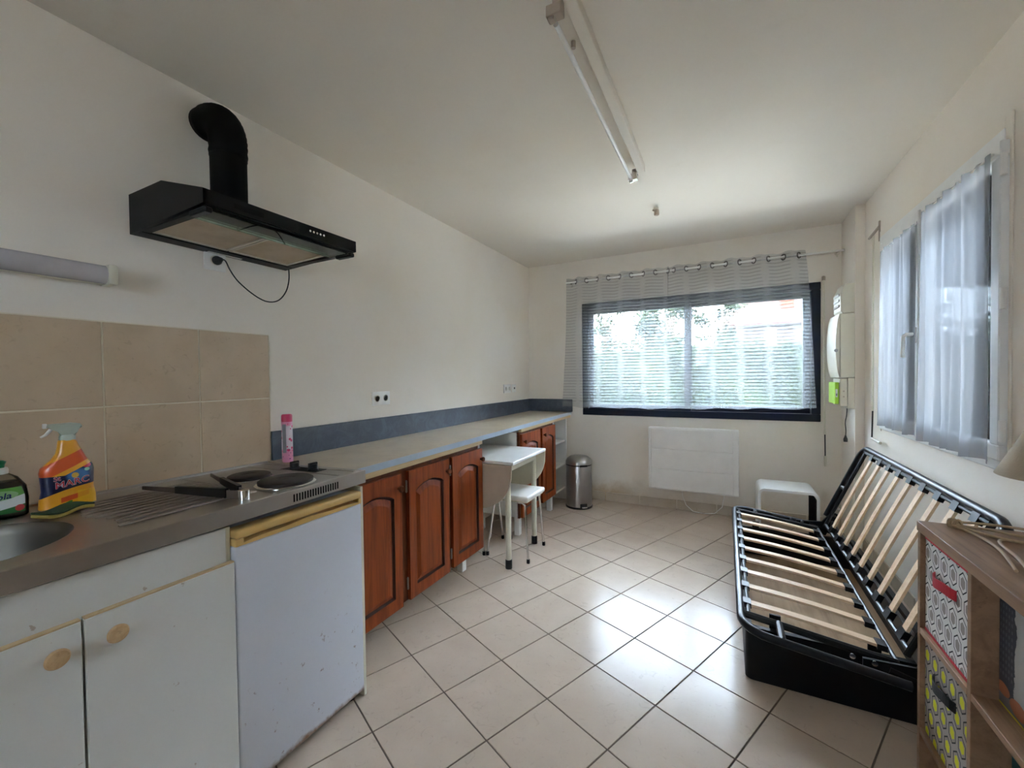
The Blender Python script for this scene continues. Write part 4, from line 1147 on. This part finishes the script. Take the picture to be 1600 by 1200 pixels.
M['marc'] = marc_mat()
sp = thing('spray_bottle', 'orange trigger spray cleaner bottle with navy label beside the sponge', 'bottle', so_)
secs = [(0, .058, .026, 0), (.004, .062, .030, 0), (.03, .061, .031, .001), (.055, .056, .030, .001), (.075, .057, .030, .001), (.11, .059, .030, 0), (.125, .056, .029, 0), (.145, .040, .026, .004), (.165, .030, .022, .006), (.185, .024, .020, .004), (.203, .020, .018, .002), (.206, .017, .017, .002)]
loft(B(), secs, 40, so_, SA).build('bottle_body', 'marc', sp, True)
M['sage'] = plain('pale_sage_plastic', (.47, .52, .44), .35)
def spw(v):
    c, s_ = math.cos(SA), math.sin(SA); return Vector((so_[0]+v.x*c-v.y*s_, so_[1]+v.x*s_+v.y*c, so_[2]+v.z))
q = B(); q.lathe([(.018, .204), (.0185, .216), (.016, .222)], (0, .003, 0), 20); q.build('collar', 'sage', sp, True, spw)
q = B(); q.prism([(-.012, -.012, .218), (-.012, .020, .218), (-.012, .022, .232), (-.012, .036, .245), (-.012, .032, .253), (-.012, .010, .258), (-.012, -.038, .256), (-.012, -.040, .246), (-.012, -.026, .243), (-.012, -.014, .236)], (.024, 0, 0), .004)
q.build('trigger_head', 'sage', sp, True, spw)
q = B(); q.box(-.008, .008, -.048, -.038, .244, .258, .002); q.build('nozzle', 'white_plastic', sp, True, spw)
q = B(); q.tube([(0, -.028, .244), (0, -.033, .236), (0, -.042, .224), (0, -.052, .218)], [.005, .005, .004, .003], 8); q.build('trigger', 'white_plastic', sp, True, spw)
def letter(txt, mat, parent, w0, z0, size, slant, name='lettering', bold=.0, sk=0, off=.0325, hw=.06, rot=0.0):
    me = text_mesh(txt, bold); q = B()
    def f(co):
        w = w0+size*(co.x+co.y*sk)*math.cos(rot)-size*co.y*math.sin(rot); z = z0+size*(co.x+co.y*sk)*math.sin(rot)+size*co.y*math.cos(rot)
        lx = .030*max(.02, 1-(abs(w)/hw)**2.6)**(1/2.6)+off-.030
        return spw(Vector((lx, w, z)))
    q.add(me, f); return q.build(name, mat, parent)
M['print_red'] = plain('red_print', (.62, .02, .03), .4); M['print_white'] = plain('white_print', (.85, .85, .85), .4); M['print_navy'] = plain('navy_print', (.01, .02, .12), .4)
letter('MARC', 'print_white', sp, .010, .077, .0270, 0, 'lettering_outline', .03, .15, .0312, rot=.16)
letter('MARC', 'print_red', sp, .010, .077, .0270, 0, 'lettering', .0, .15, .0330, rot=.16)
letter('St', 'print_white', sp, -.022, .092, .019, 0, 'lettering_outline', .03, .15, .0312, rot=.16)
letter('St', 'print_red', sp, -.022, .092, .019, 0, 'lettering', .0, .15, .0330, rot=.16)
# dish soap
do = (.110, .386, zs_(.11, .386)+.001)
ds = thing('dish_soap', 'clear squat dish soap bottle with green label at the left edge', 'bottle', do)
loft(B(), [(0, .050, .026, 0), (.004, .053, .029, 0), (.05, .054, .030, 0), (.085, .050, .029, 0), (.112, .034, .024, 0), (.125, .016, .015, 0), (.128, .014, .014, 0)], 36, do, SA).build('bottle_body', 'bottle_clear', ds, True)
M['soap'] = plain('dark_soap_liquid', (.20, .175, .15), .2)
loft(B(), [(.003, .047, .0235, 0), (.05, .051, .0272, 0), (.085, .047, .026, 0), (.102, .038, .022, 0)], 32, do, SA).build('soap_liquid', 'soap', ds, True)
def dw(v):
    c, s_ = math.cos(SA), math.sin(SA); return Vector((do[0]+v.x*c-v.y*s_, do[1]+v.x*s_+v.y*c, do[2]+v.z))
q = B(); q.lathe([(.017, .124), (.0175, .136), (.015, .142)], (0, 0, 0), 20); q.build('cap_ring', 'white_plastic', ds, True, dw)
M['green'] = plain('green_plastic', (.01, .15, .06), .35)
q = B(); q.lathe([(.010, .142), (.011, .150), (.014, .158), (.008, .162)], (0, 0, 0), 18); q.build('cap', 'green', ds, True, dw)
def lab_m():
    m = Mat('green_white_label', (.12, .36, .05), .35); x, y, z = m.xyz(); c, s_ = math.cos(SA), math.sin(SA); w = y*c-x*s_
    m.mix((z-w*.25).lt(.052), (.62, .66, .66)); m.mix((z-w*.2).lt(.026), (.03, .16, .04))
    m.mix((((w-.036)/.009).sq()+((z-.026)/.009).sq()).lt(1.0), (.55, .05, .06))
    m.mix((((w-.0)/.034).sq()+((z-.066)/.013).sq()).lt(1.0), (.28, .50, .22))
    return m.m
M['soap_label'] = lab_m()
q = B(); n = 24
for zz_ in range(8):
    pass
V = []
for j in range(9):
    z = .014+.072*j/8; row = []
    for i in range(n+1):
        w = -.046+.092*i/n
        lx = .0302*max(.02, 1-(abs(w)/.054)**2.6)**(1/2.6)+.0008
        row.append(q.bm.verts.new(dw(Vector((lx, w*(1 if z < .06 else 1-(z-.06)*5), z)))))
    V.append(row)
for j in range(8):
    for i in range(n): q.bm.faces.new((V[j][i], V[j][i+1], V[j+1][i+1], V[j+1][i]))
q.build('label_sheet', 'soap_label', ds, True)
me = text_mesh('ola', .02); q = B()
q.add(me, lambda co: dw(Vector((.0318, .008+.024*(co.x+co.y*.15), .063+.024*(co.y+co.x*.12))))); q.build('lettering', 'print_navy', ds)
# sponge
M['scourer'] = plain('dark_green_scourer', (.025, .055, .02), .95, bump=.5, bsc=300); M['foam'] = plain('yellow_sponge_foam', (.46, .36, .09), .9, bump=.5, bsc=200)
sg = thing('sponge', 'worn green and yellow scouring sponge in front of the spray bottle', 'sponge', (.24, .48, .9))
sgc = Vector((.235, .478, zs_(.235, .478)+.001)); sga = .35
def sgw(v):
    c, s_ = math.cos(sga), math.sin(sga); return Vector((sgc.x+v.x*c-v.y*s_, sgc.y+v.x*s_+v.y*c, sgc.z+v.z+.004*math.sin(v.y*60)))
def wavybox(z0, z1, mat, nm, g):
    q = B(); q.box(-.030-g, .030+g, -.058, .058, z0, z1, .003, 2)
    bmesh.ops.subdivide_edges(q.bm, edges=[e for e in q.bm.edges if abs((e.verts[0].co-e.verts[1].co).y) > .05], cuts=9)
    q.build(nm, mat, sg, True, sgw)
wavybox(.004, .014, 'foam', 'foam', 0); wavybox(.014, .020, 'scourer', 'scourer_pad', .001)
# kitchen tongs
M['tong_steel'] = plain('dull_brownish_steel', (.13, .10, .08), .4, .6)
tg = thing('kitchen_tongs', 'black-gripped steel kitchen tongs lying open on the drainer', 'tongs', (.55, .75, .91))
pv = Vector((.60, .765, zs_(.60, .765)+.004))
ends = [Vector((.150, .690, zs_(.15, .69)+.012)), Vector((.115, .925, zs_(.115, .925)+.006))]
def arm(p, e, name):
    d = (e-p); ln = d.length; d.normalize(); side = Vector((0, 0, 1)); ac = d.cross(side).normalized()
    def strip(t0, t1, h0, h1, th, mat, nm, lift=0):
        q = B(); n = 10; V = []
        for k in range(n+1):
            t = t0+(t1-t0)*k/n; h = h0+(h1-h0)*k/n; c = p+d*(ln*t)
            V.append([q.bm.verts.new(c+ac*s1*th+Vector((0, 0, lift+z_))) for s1, z_ in ((-1, 0), (1, 0), (1, h), (-1, h))])
        for k in range(n):
            for m_ in range(4): q.bm.faces.new((V[k][m_], V[k][(m_+1) % 4], V[k+1][(m_+1) % 4], V[k+1][m_]))
        q.bm.faces.new(V[0][::-1]); q.bm.faces.new(V[-1]); q.build(nm, mat, tg)
    strip(.0, .98, .026, .012, .0022, 'tong_steel', 'steel_arm')
    strip(.13, .62, .030, .022, .006, 'black_plastic', 'grip', .0)
arm(pv, ends[0], 'a'); arm(pv+Vector((0, .012, 0)), ends[1], 'b')
B().lathe([(.016, 0), (.016, .030), (.012, .031)], (pv.x+.004, pv.y+.006, pv.z-.002), 20).build('hinge_cap', 'chrome', tg, True)
# pink can
M['pink'] = None
def pinkm():
    m = Mat('pink_spotted_print', (.78, .30, .46), .35, coat=.3); x, y, z = m.xyz()
    k = m.nt.nodes.new('ShaderNodeTexVoronoi'); m.nt.links.new(m.sock(), k.inputs['Vector']); k.inputs['Scale'].default_value = 55
    m.mix((z.gt(.06))*(z.lt(.17)), (.74, .62, .68))
    m.mix(X(m.nt, k.outputs['Distance']).lt(.33)*z.gt(.05), (.70, .04, .16))
    k2 = m.nt.nodes.new('ShaderNodeTexVoronoi'); m.nt.links.new(m.sock(), k2.inputs['Vector']); k2.inputs['Scale'].default_value = 90
    m.mix(X(m.nt, k2.outputs['Distance']).lt(.2)*z.lt(.06), (.10, .02, .15))
    return m.m
M['pink'] = pinkm(); M['pinkcap'] = plain('raspberry_cap', (.55, .01, .08), .3)
cnp = (.105, 1.262, .8925)
cn = thing('aerosol_can', 'slim pink spotted aerosol can with raspberry cap on the worktop corner', 'spray can', cnp)
B().lathe([(.021, 0), (.0235, .004), (.0235, .188), (.021, .192)], cnp, 28).build('can_body', 'pink', cn, True)
B().lathe([(.0235, .189), (.0235, .215), (.021, .222), (.018, .224)], cnp, 28).build('cap', 'pinkcap', cn, True)
M['greyprint'] = plain('grey_text_panel', (.25, .23, .25), .4)
q = B(); V = []
ca0 = math.atan2(CAM.y-cnp[1], CAM.x-cnp[0])
for k in range(7):
    a = ca0-.95+.75*k/6; V.append([q.bm.verts.new((cnp[0]+.0238*math.cos(a), cnp[1]+.0238*math.sin(a), cnp[2]+z)) for z in (.045, .178)])
for k in range(6): q.bm.faces.new((V[k][0], V[k+1][0], V[k+1][1], V[k][1]))
q.build('text_panel', 'greyprint', cn)

# ------------------------------------------------------------------ outdoors
gm = Mat('lawn', (.10, .16, .04), .9); gm.mix(gm.noise(3, 6).step(.4, .7), (.16, .20, .06)); M['lawn'] = gm.m
B().box(-14, 16, 7.4, 30, -.35, -.15).build('ground', 'lawn', None, label='grassy ground outside the navy window', cat='ground', kind='structure')
def leafm(n, a, b, tr=.35):
    m = Mat(n, a, .8, spec=.1); m.mix(m.noise(9, 3).step(.35, .65), b); m.b.inputs['Transmission Weight'].default_value = 0
    return m.m
M['paving'] = plain('pale_concrete_paving', (.58, .56, .53), .9)
q = B(); q.box(-14, 16, L+T+.01, 7.4, -.35, -.15); q.box(XR+T+.01, 16, -14, L+T+.01, -.35, -.15); q.box(-14, XR+T+.01, -14, YF-T-.01, -.35, -.15); q.build('sun_bounce_paving', 'paving', None, label='pale concrete paving added unseen around the room to bounce sunlight inside', cat='ground', kind='structure')  # pale paving added out of view so sunlight bounces up through the windows
M['leaf_a'] = leafm('light_green_leaves', (.019, .030, .014), (.009, .016, .008)); M['leaf_b'] = leafm('mid_green_leaves', (.024, .04, .018), (.013, .024, .012))
M['bark'] = plain('grey_bark', (.16, .13, .10), .9)
def leaves(pts, size, seed):
    rs = random.Random(seed); q = B()
    for p in pts:
        a = Vector((rs.uniform(-1, 1), rs.uniform(-1, 1), rs.uniform(-.6, .6))).normalized(); b = a.orthogonal().normalized(); s_ = size*rs.uniform(.6, 1.3); p = Vector(p)
        v = [q.bm.verts.new(w) for w in (p-a*s_, p-b*s_*.45, p+a*s_, p+b*s_*.45)]; q.bm.faces.new(v)
    return q
def hedge():
    t = thing('hedge', 'long clipped green hedge running across the garden outside', 'hedge', (1, 8, -.15))
    q = B(); q.box(-6.5, 5.3, 7.75, 8.55, -.2, 1.72); bmesh.ops.subdivide_edges(q.bm, edges=q.bm.edges[:], cuts=14, use_grid_fill=True)
    from mathutils import noise as nz
    for v in q.bm.verts: v.co += Vector((0, .18, .10))*nz.noise(v.co*1.7)
    q.build('hedge_core', 'leaf_b', t, True)
    rs = random.Random(3); pts = []
    for k in range(15000):
        x = rs.uniform(-5, 5.3); z = rs.uniform(-.1, 1.85)+.10*math.sin(x*1.3); pts.append((x, 7.62+.16*rs.random()+.08*math.sin(x*5+z*3), z) if z < 1.78 else (x, rs.uniform(7.6, 8.5), 1.80+.07*rs.random()+.09*math.sin(x*1.3)))
    leaves(pts, .055, 4).build('hedge_leaves', 'leaf_a', t, kind='stuff')
hedge()
def tree(label, x, y, h, r, seed, n=3500, cz=.62):
    rs = random.Random(seed); t = thing('tree', label, 'tree', (x, y, -.15), group='trees beyond the hedge')
    q = B(); q.tube([(x, y, -.2), (x+.05, y, h*.3), (x-.03, y, h*.6), (x+.04, y, h*.85)], [.13, .11, .08, .04], 8)
    for k in range(5):
        a = rs.uniform(0, 6.28); z0 = h*rs.uniform(.35, .7); q.tube([(x, y, z0), (x+r*.5*math.cos(a), y+r*.5*math.sin(a), z0+.5)], [.05, .02], 6)
    q.build('trunk', 'bark', t, True)
    pts = []; cl_ = [(x+rs.gauss(0, r*.45), y+rs.gauss(0, r*.35), h*cz+rs.uniform(-.28, .38)*h) for _ in range(16)]
    for k in range(n):
        c = rs.choice(cl_); pts.append((c[0]+rs.gauss(0, r*.22), c[1]+rs.gauss(0, r*.22), c[2]+rs.gauss(0, r*.18)))
    leaves(pts, .07, seed).build('leaves', 'leaf_a' if seed % 2 else 'leaf_b', t, kind='stuff')
tree('slim tree with thick bare stem outside at the left of the window', -.75, 10.5, 4.2, .55, 11, 1500, .72)
tree('leafy garden tree outside behind the middle of the window', .75, 11.2, 3.5, .75, 13, 4000)
tree('wide leafy garden tree outside left of the neighbouring house', 1.85, 13.6, 3.7, .55, 15, 3500)
tree('darker garden tree outside left of the curtain overlap', -.1, 13, 3.3, .7, 16, 2200)
M['render_blue'] = plain('grey_blue_render', (.07, .08, .095), .9); M['render_pink'] = plain('pinkish_house_render', (.085, .062, .060), .8); M['roof'] = plain('red_brown_roof_tiles', (.05, .016, .012), .85, sc=30); M['brick'] = plain('orange_brick', (.11, .022, .009), .85)
hs_ = thing('house', 'neighbouring pinkish house with red roof and brick chimney beyond the hedge', 'house', (5, 17, 0))
B().box(2.3, 9.0, 16.5, 20.5, -.2, 2.95).build('house_wall', 'render_pink', hs_)
q = B(); q.prism([(1.9, 16.2, 2.9), (9.4, 16.2, 2.9), (8.3, 18.5, 4.4), (3.0, 18.5, 4.4)], (0, .02, .12)); q.prism([(1.9, 20.8, 2.9), (9.4, 20.8, 2.9), (8.3, 18.5, 4.4), (3.0, 18.5, 4.4)], (0, -.02, .12)); q.build('roof', 'roof', hs_)
q = B(); q.box(3.62, 4.0, 16.9, 17.5, 3.0, 4.75, .01, 1); q.build('chimney', 'brick', hs_)
B().box(3.3, 3.45, 16.45, 16.52, 1.6, 2.8).build('drainpipe', 'white', hs_)
q = B(); q.box(4.3, 5.3, 16.47, 16.52, 1.7, 2.6); q.build('house_window', 'glass', hs_)
B().box(5.6, 5.8, -3.0, 16.0, -.2, 3.6).build('view_dimming_wall', 'render_blue', None, label='tall grey-blue wall added outside the white casement window to darken its view', cat='wall')  # added wall that keeps the view through the voile dim
